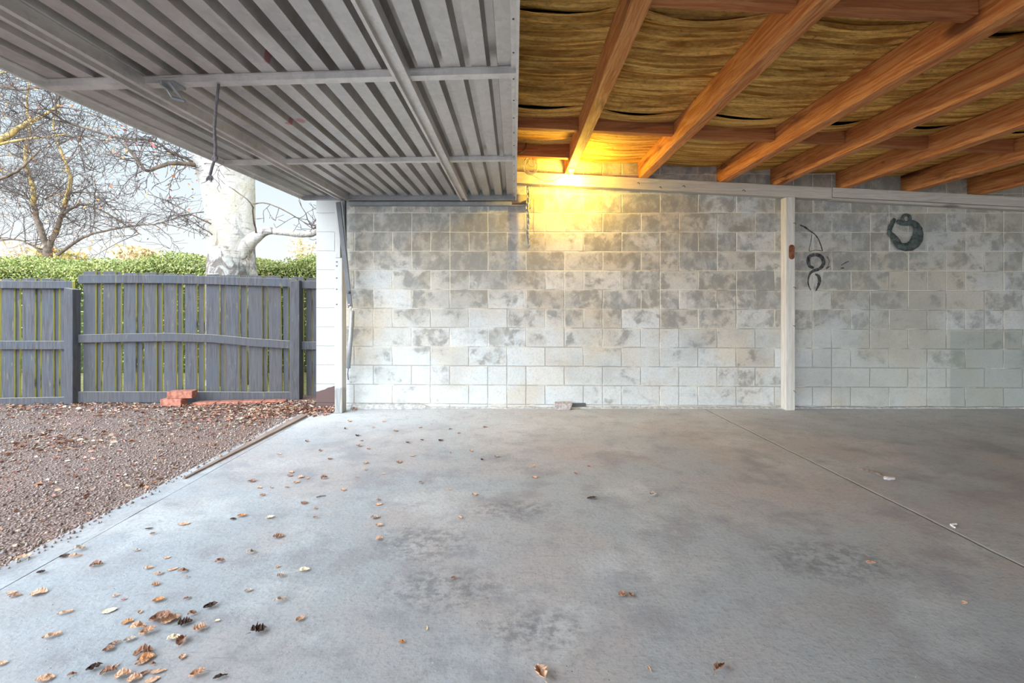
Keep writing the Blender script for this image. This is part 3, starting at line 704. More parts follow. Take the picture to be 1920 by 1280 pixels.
# lifting arm by the jamb
ar = root('lifting_arm', at(658, 577, 4.715), 'dark steel folding door arm leaning beside the white jamb', 'door arm')
MB().bar(at(634, 379, 4.715), at(657, 577, 4.715), (.044), .012, (0, 1, 0)).build('upper_bar', M['dark_steel'], ar, False, .002)
MB().bar(at(641, 378, 4.73), at(656, 545, 4.73), .012, .02, (0, 1, 0)).build('side_rod', M['track'], ar, False)
MB().tube([at(661, 583, 4.72), at(657, 640, 4.72), at(653, 690, 4.72)], .021, 12).build('spring_tube', M['track'], ar, True)
MB().tube([at(653, 690, 4.72), at(652, 700, 4.73), at(653, 712, 4.735)], .005, 6).build('hook', M['dark_steel'], ar, True)
MB().tube([at(658, 577, 4.695), at(658, 577, 4.735)], .016, 10).tube([at(655, 571, 4.70), at(655, 571, 4.73)], .010, 8).tube([at(662, 580, 4.70), at(662, 580, 4.73)], .009, 8).build('pivot', M['rail'], ar, True)
MB().tube([at(654, 548, 4.70), at(654, 548, 4.735)], .014, 10).build('bolt', M['dark_steel'], ar, True)
# track along the wall
tr = root('door_track', (-1.66, 4.93, 2.12), 'grey steel door track fixed along the top of the block wall', 'track')
z = 1.105+185*4.91/F
MB().box((-1.70, 4.925, z-.022), (-.03, 4.932, z+.026)).box((-1.70, 4.925, z+.02), (-.03, 4.97, z+.026)).box((-1.70, 4.925, z-.026), (.13, 4.97, z-.020)).build('channel', M['track'], tr)
MB().box((-.02, 4.94, z-.004), (.15, 4.95, z+.004)).build('rod', M['dark_steel'], tr)
MB().box((.135, 4.93, z-.05), (.165, 4.972, z+.045)).tube([(.15, 4.915, z+.03), (.15, 4.935, z+.03)], .014, 8).tube([(.15, 4.915, z-.03), (.15, 4.935, z-.03)], .014, 8).build('end_bracket', M['track'], tr)
# chain
ch = MB(); xs_, z_ = (990-965)*4.90/F, 1.105+213*4.90/F
k = 0
zt = z_-.01
while zt > 1.105+108*4.9/F:
    xx = xs_+.006*math.sin(k*.7); ch.torus((xx, 4.90, zt), .0165, .0065, (math.cos(k*1.57+.5), math.sin(k*1.57+.5), 0), (0, 0, 1), 12, 6, 1.35); zt -= .0275; k += 1
ch.tube([(xs_, 4.90, zt+.03), (xs_+.012, 4.895, zt-.0), (xs_-.004, 4.90, zt-.03)], [.010, .016, .006], 8)
thing(ch.build('chain', M['chain'], None, True, 0, (xs_, 4.9, z_)), 'grey steel chain hanging down the wall past the track end', 'chain')
w_ = MB().tube([at(1000, 372, 4.90), at(1000.5, 395, 4.92), at(999.5, 425, 4.92), at(1002, 440, 4.92)], .0022, 5)
thing(w_.build('wire', M['cable_dark']), 'thin dark wire hanging on the wall right of the chain', 'wire')

# ------------------------------------------------------------------ bulb and its flex
LX, LY = .556, 4.70; LZ = ROOF(LX)-.002
lm = root('bare_bulb', (LX, LY, LZ), 'lit bare light bulb in a white holder under the rafter', 'light bulb')
MB().lathe([(.036, 0), (.036, -.008), (.022, -.016), (.019, -.05), (.021, -.058), (.016, -.062)], (LX, LY, LZ)).build('lamp_holder', M['ceramic'], lm, True)
MB().lathe([(.012, -.058), (.014, -.068), (.024, -.085), (.031, -.102), (.031, -.115), (.024, -.131), (.010, -.140)], (LX, LY, LZ), 24).build('glass', M['bulb'], lm, True)
cb = MB()
pth = [Vector((LX-.03, LY, LZ-.005))]+[at(a, c_, 4.66) for a, c_ in ((1060, 325), (1052, 331), (1042, 337), (1030, 340), (1018, 338), (1005, 332), (994, 325), (986, 315), (983, 305), (987, 297), (993, 293))]
cb.tube(pth, .0032, 6)
thing(cb.build('flex', M['cable'], None, True, 0, pth[0]), 'pale flex drooping from the bulb holder to the cable coil', 'cable')
cl = MB()
cc = at(995, 310, 4.62)
for R_, dx, dz, ph in ((.075, -.01, .0, 0), (.062, .008, -.01, 1), (.045, .02, .04, 2), (.08, .0, -.005, .5)):
    cl.tube([cc+Vector((dx+R_*math.cos(a+ph)*.85, .02*math.sin(a*1.0), dz+R_*1.15*math.sin(a+ph))) for a in np.linspace(0, 5.6, 26)], .0034, 6)
cl.tube([at(997, 291, 4.62), at(999, 300, 4.61), at(1003, 318, 4.61), at(1008, 332, 4.61), at(1013, 350, 4.61)], .003, 6)
thing(cl.build('cable_coil', M['cable'], None, True, 0, cc), 'tangled coil of thin cable hanging between door edge and bulb', 'cable')
c2 = MB().tube([at(968, 289, 4.47), at(978, 285, 4.47), at(985, 277, 4.47), at(987, 267, 4.48), at(985, 262, 4.49)], .006, 7)
thing(c2.build('cable_loop', M['cable_dark'], None, True, 0, at(978, 285, 4.47)), 'short dark cable loop curling out above the coil by the door edge', 'cable')

# ------------------------------------------------------------------ things on the wall and floor
def ribbon(m, pts, Y, thick):
    P = [(Vector((a, 0, c_)), w) for a, c_, w in pts]
    out = []
    for i in range(len(P)-1):
        p0 = P[max(0, i-1)]; p1_ = P[i]; p2_ = P[i+1]; p3 = P[min(len(P)-1, i+2)]
        for k in range(6):
            t_ = k/6
            h = lambda a, b_, c_, d: .5*((2*b_)+(-a+c_)*t_+(2*a-5*b_+4*c_-d)*t_*t_+(-a+3*b_-3*c_+d)*t_**3)
            out.append((Vector((h(p0[0].x, p1_[0].x, p2_[0].x, p3[0].x), 0, h(p0[0].z, p1_[0].z, p2_[0].z, p3[0].z))), p1_[1]+(p2_[1]-p1_[1])*t_))
    out.append(P[-1]); vs = []
    for i, (p, w) in enumerate(out):
        d = (out[min(i+1, len(out)-1)][0]-out[max(i-1, 0)][0]).normalized(); n_ = Vector((-d.z, 0, d.x))
        j = 1+.25*mnoise.noise((i*.8, w*100, 2))
        a, b_ = p+n_*w*j, p-n_*w*j
        vs += [(a.x, Y-thick, a.z), (b_.x, Y-thick, b_.z), (b_.x, Y+.001, b_.z), (a.x, Y+.001, a.z)]
    n_ = len(out)
    m.add(vs, [(k*4+q, k*4+(q+1) % 4, (k+1)*4+(q+1) % 4, (k+1)*4+q) for k in range(n_-1) for q in range(4)]+[(0, 1, 2, 3), (n_*4-1, n_*4-2, n_*4-3, n_*4-4)])
def wallmark(strokes, ox, oy, sc):
    m = MB()
    for s_ in strokes:
        pts = []
        for a, c_, w in s_:
            p = at(ox+a/sc, oy+c_/sc, WY); pts.append((p.x, p.z, w/sc*WY/F))
        ribbon(m, pts, WY, .0015)
    return m
e8 = wallmark([[(345,850,20),(285,815,24),(266,740,26),(290,680,24),(370,658,20),(440,680,28),(482,745,26),(470,810,26),(420,858,22),(350,882,20),(295,920,16),(268,1000,10),(268,1080,9),(302,1160,4)],
               [(365,930,8),(412,965,24),(425,1030,22),(402,1110,16),(370,1172,4)]], 1480, 390, 7.53)
thing(e8.build('painted_figure', M['paint']), 'black painted figure-eight mark of curved strokes on the wall right of the post', 'painted mark')
tri = wallmark([[(150,240,7),(220,270,13),(300,330,9),(360,372,7),(420,460,9),(468,603,8)], [(318,368,4),(302,480,4),(281,605,4),(370,593,4),(468,605,5)]], 1480, 390, 7.53)
thing(tri.build('painted_outline', M['paint']), 'thin black painted curved triangle outline above the figure-eight mark', 'painted mark')
arc = wallmark([[(528,682,5),(560,740,4),(550,815,4),(515,852,7)], [(522,855,8),(548,838,7),(578,818,3)]], 1480, 390, 7.53)
thing(arc.build('painted_arc', M['paint']), 'small black painted hook-shaped arc just right of the figure-eight mark', 'painted mark')
arr = wallmark([[(730,808,3),(785,775,8),(842,748,5)], [(725,850,5),(755,845,9),(775,850,4)]], 1480, 390, 7.53)
thing(arr.build('painted_smudge', M['paint']), 'short slanted black brush strokes on the dark block farther right of the figure-eight mark', 'painted mark')
# bronze ring ornament
oc = at(1697, 437, WY-.03)
orn = root('wall_ornament', oc, 'dark green metal crescent ring ornament hung high on the block wall', 'ornament')
def ow(zx, zy, dy=0.0):
    p = at(1640+zx/11.63, 380+zy/11.63, WY-.028); p.y += dy; return p
def smooth_path(pts, sub=4):
    out = []
    for i in range(len(pts)-1):
        p0, p1_, p2_, p3 = pts[max(0, i-1)], pts[i], pts[i+1], pts[min(len(pts)-1, i+2)]
        for k in range(sub):
            t_ = k/sub
            out.append([.5*((2*b_)+(-a+c_)*t_+(2*a-5*b_+4*c_-d)*t_*t_+(-a+3*b_-3*c_+d)*t_**3) for a, b_, c_, d in zip(p0, p1_, p2_, p3)])
    out.append(list(pts[-1])); return out
bp = smooth_path([(440,345,30),(400,420,45),(350,530,48),(325,640,50),(390,725,62),(470,820,72),(540,925,72),(680,965,88),(820,925,108),(925,800,118),(950,650,104),(930,520,74),(830,440,62),(700,450,48),(570,425,58),(495,395,30)])
sc_ = 11.63
rad = [p[2]/sc_*WY/F*(1+.05*math.sin(i*2.1)) for i, p in enumerate(bp)]
MB().tube([ow(p[0], p[1]) for p in bp], rad, 12, True, (1, .42, 1)).build('crescent', M['bronze'], orn, True)
MB().torus(ow(690, 345), .0400, .0135, (0, 1, 0), (0, 0, 1), 20, 8).build('loop', M['bronze'], orn, True)
for a, c_, r_ in ((470,880,.018),(430,850,.014),(520,880,.016),(880,520,.02),(1000,560,.014),(300,600,.014)): MB().lathe([(.001, -r_), (r_*.8, -r_*.5), (r_, 0), (r_*.8, r_*.5), (.001, r_)], ow(a, c_, -.006), 8).build('boss', M['bronze'], orn, True)
MB().tube([ow(690, 262), ow(690, 240, .03)], .004, 6).build('hanging_nail', M['rust'], orn)

def lump(m, c, sx, sy, sz, seed, n=3):
    bm = bmesh.new(); bmesh.ops.create_icosphere(bm, subdivisions=n, radius=1)
    for v in bm.verts:
        k = max(abs(v.co.x), abs(v.co.y), abs(v.co.z)); co = v.co*(1+(.35*(1/k-1)))
        co *= 1+.22*mnoise.noise(co*1.6+Vector((seed, 0, 0)))+.08*mnoise.noise(co*5+Vector((seed, 3, 0)))
        v.co = Vector((c[0]+co.x*sx, c[1]+co.y*sy, max(c[2]+co.z*sz, .0)))
    bm.verts.index_update(); m.add([v.co[:] for v in bm.verts], [[v.index for v in f.verts] for f in bm.faces]); bm.free()
ck = MB()
a = on_floor(1041, 769); b_ = on_floor(1071, 769)
ck.hexa([(a.x, a.y, 0), (b_.x-.012, a.y, 0), (b_.x-.012, 4.955, 0), (a.x, 4.955, 0), (a.x-.004, a.y+.012, .066), (b_.x+.018, a.y+.02, .062), (b_.x+.01, 4.955, .075), (a.x, 4.955, .072)])
o = ck.build('broken_block', M['chunk'], None, False, .006, (a.x, a.y, 0))
thing(o, 'broken wedge of grey block lying against the foot of the wall', 'rubble')
ho = MB().box((b_.x+.02, 4.962, .004), (b_.x+.16, 4.98, .055))  # solid dark slab coloured like the shade inside a gap
thing(ho.build('gap_shade_slab', M['dark_steel']), 'dark slab imitating a shaded gap in the wall foot right of the broken block', 'gap')
stk = root('splintered_stick', on_floor(1648, 895), 'splintered grey piece of wood lying on the concrete right of the floor joint', 'wood scrap')
m = MB()
for k in range(7):
    p = on_floor(1612+k*3, 880+k*.8); q_ = on_floor(1650+k*3.3, 892+k*1.2)
    m.tube([p+Vector((0, .02*math.sin(k*2), .006)), (p+q_)/2+Vector((0, .015*math.sin(k*3), .010)), q_+Vector((0, .012*math.cos(k*2), .008))], [.004, .012-.0006*k, .006], 6)
m.build('splinters', M['stick'], stk)
m = MB(); p = on_floor(1667, 899); lump(m, (p.x, p.y, .010), .032, .016, .011, 4); m.build('pale_end', M['chunk'], stk, False)
m = MB().tube([on_floor(1784, 986)+Vector((0, 0, .004)), on_floor(1782.5, 984.5)+Vector((0, 0, .004)), on_floor(1793, 983.5)+Vector((0, 0, .004))], .0045, 6).tube([on_floor(1783, 985)+Vector((0, 0, .004)), on_floor(1790, 990)+Vector((0, 0, .004))], .0045, 6)
thing(m.build('plastic_clip', M['pale']), 'small white V-shaped clip on the concrete right of the floor joint', 'clip')

# bricks by the fence
def brick(name, c, sx, sy, sz, rz, label, grp=None):
    m = MB().box((-sx/2, -sy/2, 0), (sx/2, sy/2, sz)); o = m.build(name, M['brick'], None, False, .006); o.location = c; o.rotation_euler = (0, 0, rz); thing(o, label, 'brick', grp)
brick('brick', (-3.67, 5.17, -.012), .22, .11, .076, .02, 'red brick under another at the foot of the fence', 'loose bricks at the fence')
brick('brick', (-3.60, 5.20, .0645), .25, .12, .076, .14, 'red brick lying on top of another at the foot of the fence', 'loose bricks at the fence')
for k, nm_ in enumerate(('closest to the stacked bricks', 'second from the stacked bricks', 'third from the stacked bricks', 'nearest the right fence post')):
    brick('edging_brick', (-3.36+.235*k, 5.235+.028*k, -.045), .23, .11, .06, .11, 'low red edging brick set in the ground along the fence, '+nm_, 'edging bricks along the fence')

# ------------------------------------------------------------------ fence
fy = lambda X: 5.153+.12*(X+4.79)
def fX(px, off=.1):
    a = (px-965)/F; c0 = fy(0)+off; return a*c0/(1-.12*a)
fn = root('paling_fence', (-4.79, fy(-4.79), 0), 'weathered slate grey paling fence with mossy gaps along the yard', 'fence')
FR = .06
def fbox(x0, x1, off0, off1, za0, za1, zb0, zb1, name, bev=.003, tilt=0.0):
    """between x0 and x1 along the fence; za bottom/top at x0, zb at x1"""
    m = MB(); P = []
    for q, z_ in ((0, 0), (1, 1)):
        P += [(x0+tilt*(z_), fy(x0)+off0, (za0, za1)[z_]), (x1+tilt*z_, fy(x1)+off0, (zb0, zb1)[z_]), (x1+tilt*z_, fy(x1)+off1, (zb0, zb1)[z_]), (x0+tilt*z_, fy(x0)+off1, (za0, za1)[z_])]
    m.hexa(P); return m.build(name, M['fence_post' if name == 'post' else 'fence'], fn, False, bev)
fbox(-4.835, -4.75, 0, .10, -.1, 1.255, -.1, 1.235, 'post', .005)
fbox(-2.545, -2.44, 0, .10, -.1, 1.335, -.1, 1.345, 'post', .005)
fbox(-7.1, -7.0, 0, .10, -.1, 1.25, -.1, 1.25, 'post', .005)
def rail(pts, h, name='rail', off=(.055, .095)):
    m = MB(); vs = []
    for x_, z_ in pts: vs += [(x_, fy(x_)+off[0], z_-h/2), (x_, fy(x_)+off[1], z_-h/2), (x_, fy(x_)+off[1], z_+h/2), (x_, fy(x_)+off[0], z_+h/2)]
    n_ = len(pts); m.add(vs, [(k*4+q, k*4+(q+1) % 4, (k+1)*4+(q+1) % 4, (k+1)*4+q) for k in range(n_-1) for q in range(4)]+[(0,1,2,3), (n_*4-1, n_*4-2, n_*4-3, n_*4-4)])
    return m.build(name, M['fence'], fn, False, .005)
xl, xr = -4.745, -2.50
def sag(zs): return [(xl+(xr-xl)*k/(len(zs)-1), z_) for k, z_ in enumerate(zs)]
rail(sag([1.347, 1.352, 1.352, 1.342, 1.328, 1.315]), .092)
rail(sag([.70, .705, .708, .690, .64, .605]), .09)
rail(sag([.065, .055, .045, .035, .02, .012]), .12, 'plinth_board', (.05, .08))
rail([(-7, 1.30), (-5.9, 1.285), (-4.80, 1.285)], .08); rail([(-7, .655), (-4.83, .63)], .09); rail([(-7, .03), (-4.83, .02)], .10, 'plinth_board', (.05, .08))
rail([(-2.44, 1.30), (-1.2, 1.27)], .09); rail([(-2.44, .60), (-1.2, .58)], .09)
wide = [(483,553),(597,667),(717,787),(837,907),(952,1022),(1075,1142),(1197,1270),(1312,1390),(1445,1522),(1565,1638)]
narrow = [(558,586),(676,702),(796,825),(913,940),(1033,1058),(1153,1184),(1280,1308),(1398,1430),(1524,1550),(1648,1678)]
rl_ = random.Random(5)
def pal(px0, px1, off, zt, zb=0.02, tilt=0):
    x0, x1 = fX(px0/3.097, off), fX(px1/3.097, off); z_ = zt+rl_.uniform(-.006, .006)
    fbox(x0, x1, off, off+.021, zb, z_, zb, z_+rl_.uniform(-.008, .008), 'paling', .002, tilt+rl_.uniform(-.004, .004))
for i, (a, c_) in enumerate(wide): pal(a, c_, .096, 1.435-.004*i, .03, -.018*(i == 9))
for i, (a, c_) in enumerate(narrow): pal(a, c_, .119, 1.43-.004*i, .03, -.01*(i == 9))
for a, c_ in ((-930,-860),(-812,-742),(-695,-625),(-577,-507),(-458,-388),(-340,-270),(-225,-150),(-105,-35),(8,80),(128,200),(243,308),(352,376)): pal(a, c_, .096, 1.355)
for a, c_ in ((-852,-825),(-734,-707),(-616,-588),(-498,-470),(-380,-352),(-262,-235),(-142,-115),(-30,-2),(85,114),(204,234),(314,342)): pal(a, c_, .119, 1.35)
for a, c_ in ((1690,1762),(1815,1850),(1905,1980)): pal(a, c_, .096, 1.385)
for a, c_ in ((1779,1812),(1856,1895)): pal(a, c_, .119, 1.38)

# ------------------------------------------------------------------ hedge
N = 80000
hx = rng.uniform(-13, 2.5, N); top = 1.80+.05*np.sin(hx*2.1)+.04*np.sin(hx*5.7+1)+.012*(hx+6)
fz = rng.random(N); hz = np.where(rng.random(N) < .75, top-np.abs(rng.normal(0, .20, N)), fz*top)
hy = 7.35+rng.random(N)**2*.55+.08*np.sin(hx*3+hz*4); hy = np.where(hz > top-.1, 7.35+rng.random(N)*1.0, hy)
sz = rng.uniform(.028, .052, N)
prof = np.array([(-.5,0,0),(0,.26,.08),(.5,0,0),(0,-.26,.08)], float)
v = prof[None]*sz[:, None, None]
R = rng.normal(0, 1, (N, 3)); R[:, 2] += .5; R[:, 1] -= .6; R /= np.linalg.norm(R, axis=1, keepdims=True)
A = rng.normal(0, 1, (N, 3)); A -= (A*R).sum(1, keepdims=True)*R; A /= np.linalg.norm(A, axis=1, keepdims=True); Bv = np.cross(R, A)
v = v[:, :, :1]*A[:, None]+v[:, :, 1:2]*Bv[:, None]+v[:, :, 2:]*R[:, None]
v += np.stack([hx, hy, hz], 1)[:, None]
tint = np.array([(.26,.34,.09),(.40,.46,.15),(.54,.56,.22),(.17,.23,.06),(.50,.46,.18)])[rng.integers(0, 5, N)]*(.75+.5*rng.random((N, 1)))
hr = root('hedge', (-5, 7.5, 0), 'clipped green hedge running behind the paling fence', 'hedge')
hl = bulk('leaves', v, [(0,1,2),(0,2,3)], M['foliage'], tint); hl.parent = hr; hl.location = (5, -7.5, 0)
m = MB(); n = 60
for i in range(n):
    xa, xb = -13+15.5*i/n, -13+15.5*(i+1)/n
    m.box((xa, 7.62+.05*mnoise.noise((xa, 0, 0)), -.02), (xb, 8.2, 1.62+.012*(xa+6)+.05*mnoise.noise((xa*2, 1, 0))))
m.build('branches', plain('hedge_core', (.055, .07, .025), .9, 0, .5, 15, .8), hr)

# ------------------------------------------------------------------ trees
def curve_pts(pts, sub=4, wob=0.0, seed=0):
    P = smooth_path([tuple(p) for p in pts], sub)
    return [Vector(p)+Vector((mnoise.noise((i*.6, seed, 0)), mnoise.noise((i*.6, seed, 5)), mnoise.noise((i*.6, seed, 9))))*wob for i, p in enumerate(P)]
def twigs(m, path, r0, rnd, depth, length, count, up=.25, nmin=3):
    for k in range(count):
        i = rnd.randrange(max(1, len(path)//6), len(path)); p = path[i]
        d0 = (path[min(i+1, len(path)-1)]-path[i-1]).normalized()
        d = (d0*.6+Vector((rnd.gauss(0, .8), rnd.gauss(0, .5), rnd.gauss(up, .6)))).normalized()
        L_ = length*rnd.uniform(.5, 1.25); pts = [p]; n_ = 5 if depth > 1 else 4
        for q in range(n_):
            d = (d+Vector((rnd.gauss(0, .28), rnd.gauss(0, .2), rnd.gauss(.02, .25)))).normalized(); pts.append(pts[-1]+d*L_/n_)
        m.tube(pts, [max(.0035, r0*(1-.7*q/n_)) for q in range(n_+1)], 4 if depth > 1 else 3, False)
        if depth > 1: twigs(m, pts, r0*.55, rnd, depth-1, length*.52, rnd.randint(nmin, nmin+2), up)
def tree_leaves(paths, n_, rnd, cols_, size, parent):
    P = np.array([list(rnd.choice(rnd.choice(paths))) for _ in range(n_)])+rng.normal(0, .25, (n_, 3))
    v = np.array([(-.5,0,0),(0,.3,.1),(.5,0,0),(0,-.3,.1)])[None]*size*(.6+.8*rng.random((n_, 1, 1)))
    R = rng.normal(0, 1, (n_, 3)); R /= np.linalg.norm(R, axis=1, keepdims=True); A = np.cross(R, rng.normal(0, 1, (n_, 3))); A /= np.linalg.norm(A, axis=1, keepdims=True); B_ = np.cross(R, A)
    v = v[:, :, :1]*A[:, None]+v[:, :, 1:2]*B_[:, None]+v[:, :, 2:]*R[:, None]+(P-np.array(parent.location))[:, None]
    o = bulk('leaves', v, [(0,1,2),(0,2,3)], M['foliage'], np.array(cols_)[rng.integers(0, len(cols_), n_)]); o.parent = parent; o['kind'] = 'stuff'
# birch
BY = 6.75
br = root('birch_tree', (at(433, 510, BY).x, BY, -.03), 'thick white-barked birch trunk rising behind the fence', 'tree')
prof = [(760,388,490),(640,388,484),(560,389,478),(510,391,475),(490,393,473),(465,394,472),(440,393,476),(420,391,474),(395,389,473),(370,385,473),(340,378,472),(310,371,474),(280,362,478),(240,350,470),(180,338,452),(100,326,432),(-40,310,405)]
vs = []; n = 40
for py_, a, c_ in prof:
    pc = at((a+c_)/2, py_, BY); rr_ = (c_-a)/2*BY/F
    for k in range(n):
        t_ = 2*PI*k/n; nn = mnoise.noise((math.cos(t_)*1.6, math.sin(t_)*1.6, pc.z*1.3))*.07+(.10*mnoise.noise((math.cos(t_)*4, math.sin(t_)*4, pc.z*.8)) if pc.z < 1.9 else 0)
        vs.append((pc.x+rr_*(1+nn)*math.cos(t_), BY+rr_*(1+nn)*math.sin(t_)*.95, pc.z))
MB().add(vs, [(i*n+k, i*n+(k+1) % n, (i+1)*n+(k+1) % n, (i+1)*n+k) for i in range(len(prof)-1) for k in range(n)]).build('trunk', M['birch'], br, True)
def limb(name, pts, r, mat, parent, sub=4, wob=.01, n_=8):
    P = curve_pts([at(*p) for p in pts], sub, wob, len(pts))
    k = len(P)-1; o = MB().tube(P, [max(.004, r[0]+(r[1]-r[0])*i/k) if r[1] > 0 else max(.048, r[0]*math.exp(-i/(k*.28))) for i in range(k+1)], n_).build(name, mat, parent, True); return P
rnd = random.Random(3); tw = MB(); lp = []
P = limb('branch', [(418,520,BY-.02),(440,488,BY-.06),(460,462,BY-.09),(480,444,BY-.12),(500,433,BY-.14),(525,434,BY-.2),(560,438,BY-.25),(585,437,BY-.3),(596,425,BY-.3),(610,405,BY-.3),(640,380,BY-.2)], (.24, -.02), M['birch'], br); 
twigs(tw, P[24:], .010, rnd, 2, .5, 6, .3)
P = limb('branch', [(400,300,BY-.1),(372,309,BY-.2),(340,306,BY-.5),(310,308,BY-.6),(277,320,BY-.7),(262,305,BY-.75),(245,285,BY-.8),(232,268,BY-.8)], (.036, .010), M['bark'], br); lp.append(P); twigs(tw, P, .008, rnd, 3, .45, 12, -.1)
P = limb('branch', [(392,318,BY-.1),(350,298,BY-.2),(318,285,BY-.3),(290,265,BY-.4),(215,257,BY-.5),(160,240,BY-.6),(114,224,BY-.7),(104,200,BY-.8),(108,170,BY-.8)], (.018, .010), M['bark'], br); lp.append(P); twigs(tw, P, .008, rnd, 3, .6, 26, -.1)
P = limb('branch', [(480,436,BY-.2),(474,400,BY-.4),(470,380,BY-.5),(430,350,BY-.5)], (.012, .006), M['bark'], br)
P = limb('branch', [(474,382,BY-.4),(500,381,BY-.5),(530,393,BY-.5),(560,410,BY-.5),(588,430,BY-.5)], (.009, .005), M['bark'], br); twigs(tw, P, .005, rnd, 2, .3, 8, .2)
P = limb('branch', [(396,420,BY-.35),(360,402,BY-.5),(330,385,BY-.5),(300,372,BY-.6)], (.010, .004), M['bark'], br); twigs(tw, P, .005, rnd, 2, .35, 9, -.1)
P = limb('branch', [(398,440,BY-.35),(360,415,BY-.4),(322,395,BY-.5)], (.009, .004), M['bark'], br); twigs(tw, P, .005, rnd, 2, .3, 7, -.1)
o = tw.build('twigs', M['twig'], br); o['kind'] = 'stuff'
tree_leaves(lp, 120, rnd, [(.45,.16,.08),(.40,.10,.09),(.55,.30,.10)], .045, br)
# bare forked tree
TY = 12.5
t1 = root('forked_tree', (at(90, 480, TY).x, TY, -.03), 'bare tree with a forked trunk rising behind the left part of the hedge', 'tree')
tw = MB(); rnd = random.Random(12); lp = []
for pts, r_, mat in (([(86,760,TY),(87,560,TY),(88,490,TY),(90,462,TY)], (.20, .15), 'bark'),
        ([(90,466,TY),(78,435,TY),(68,405,TY),(63,380,TY)], (.105, .085), 'bark'), ([(63,384,TY),(61,350,TY),(50,315,TY),(48,285,TY),(56,245,TY),(50,200,TY),(55,150,TY)], (.085, .03), 'sunlit_bark'),
        ([(90,466,TY),(104,436,TY),(114,408,TY),(122,382,TY)], (.10, .08), 'bark'), ([(121,385,TY),(128,358,TY),(132,330,TY),(120,300,TY),(110,270,TY),(100,230,TY),(120,190,TY)], (.08, .02), 'sunlit_bark'),
        ([(118,402,TY),(136,390,TY),(156,384,TY),(190,394,TY),(240,424,TY),(265,440,TY)], (.05, .015), 'bark'), ([(108,478,TY),(150,448,TY),(180,437,TY),(240,424,TY),(290,420,TY),(330,409,TY)], (.06, .012), 'bark'),
        ([(130,362,TY),(160,360,TY),(190,375,TY),(215,398,TY)], (.03, .01), 'bark'), ([(82,475,TY),(60,460,TY),(35,450,TY),(0,448,TY),(-40,440,TY)], (.04, .015), 'bark'),
        ([(64,378,TY),(40,365,TY),(10,358,TY),(-40,350,TY)], (.04, .02), 'bark'), ([(62,360,TY),(85,372,TY),(110,355,TY),(140,330,TY),(175,318,TY)], (.025, .01), 'bark'),
        ([(110,270,TY),(150,255,TY),(190,262,TY),(240,275,TY)], (.03, .01), 'bark'), ([(52,300,TY),(20,290,TY),(-30,300,TY)], (.03, .015), 'bark'), ([(54,240,TY),(20,220,TY),(-30,190,TY)], (.03, .01), 'bark')):
    P = limb('trunk' if r_[0] > .15 else 'branch', pts, (r_[0]*.72, r_[1]*.6), M[mat], t1, 4, .03); 
    if r_[0] < .15: lp.append(P); twigs(tw, P, .011, rnd, 3, 1.15, 14, .15)
o = tw.build('twigs', M['twig'], t1); o['kind'] = 'stuff'
tree_leaves(lp, 350, rnd, [(.55,.30,.10),(.5,.2,.08),(.25,.12,.07)], .07, t1)
# nearer boughs reaching in from the left
OY = 9.0
t2 = root('overhanging_tree', (at(-130, 500, OY).x, OY, -.03), 'tree at the left picture edge with boughs coloured sunlit gold reaching in', 'tree')
tw = MB(); rnd = random.Random(21); lp = []
for pts, r_, mat in (([(-130,700,OY),(-128,480,OY),(-120,330,OY),(-90,200,OY),(-80,40,OY)], (.22, .10), 'bark'),
        ([(-118,330,OY),(-50,285,OY),(0,263,OY),(28,246,OY),(55,228,OY),(80,218,OY),(112,196,OY)], (.075, .02), 'sunlit_bark'), ([(-95,220,OY),(-40,180,OY),(0,163,OY),(40,168,OY),(75,164,OY),(110,175,OY)], (.04, .012), 'bark'),
        ([(-120,380,OY),(-60,360,OY),(0,336,OY),(38,316,OY),(60,296,OY),(75,280,OY)], (.04, .012), 'bark'), ([(-90,180,OY),(-30,140,OY),(15,135,OY),(40,120,OY)], (.03, .01), 'sunlit_bark'),
        ([(-60,290,OY),(0,270,OY),(40,262,OY),(90,256,OY),(130,250,OY)], (.03, .01), 'sunlit_bark')):
    P = limb('trunk' if r_[0] > .15 else 'branch', pts, r_, M[mat], t2, 4, .02)
    if r_[0] < .15: lp.append(P); twigs(tw, P, .007, rnd, 3, .75, 14, .1)
o = tw.build('twigs', M['twig'], t2); o['kind'] = 'stuff'
tree_leaves(lp, 180, rnd, [(.60,.36,.10),(.5,.2,.08)], .05, t2)
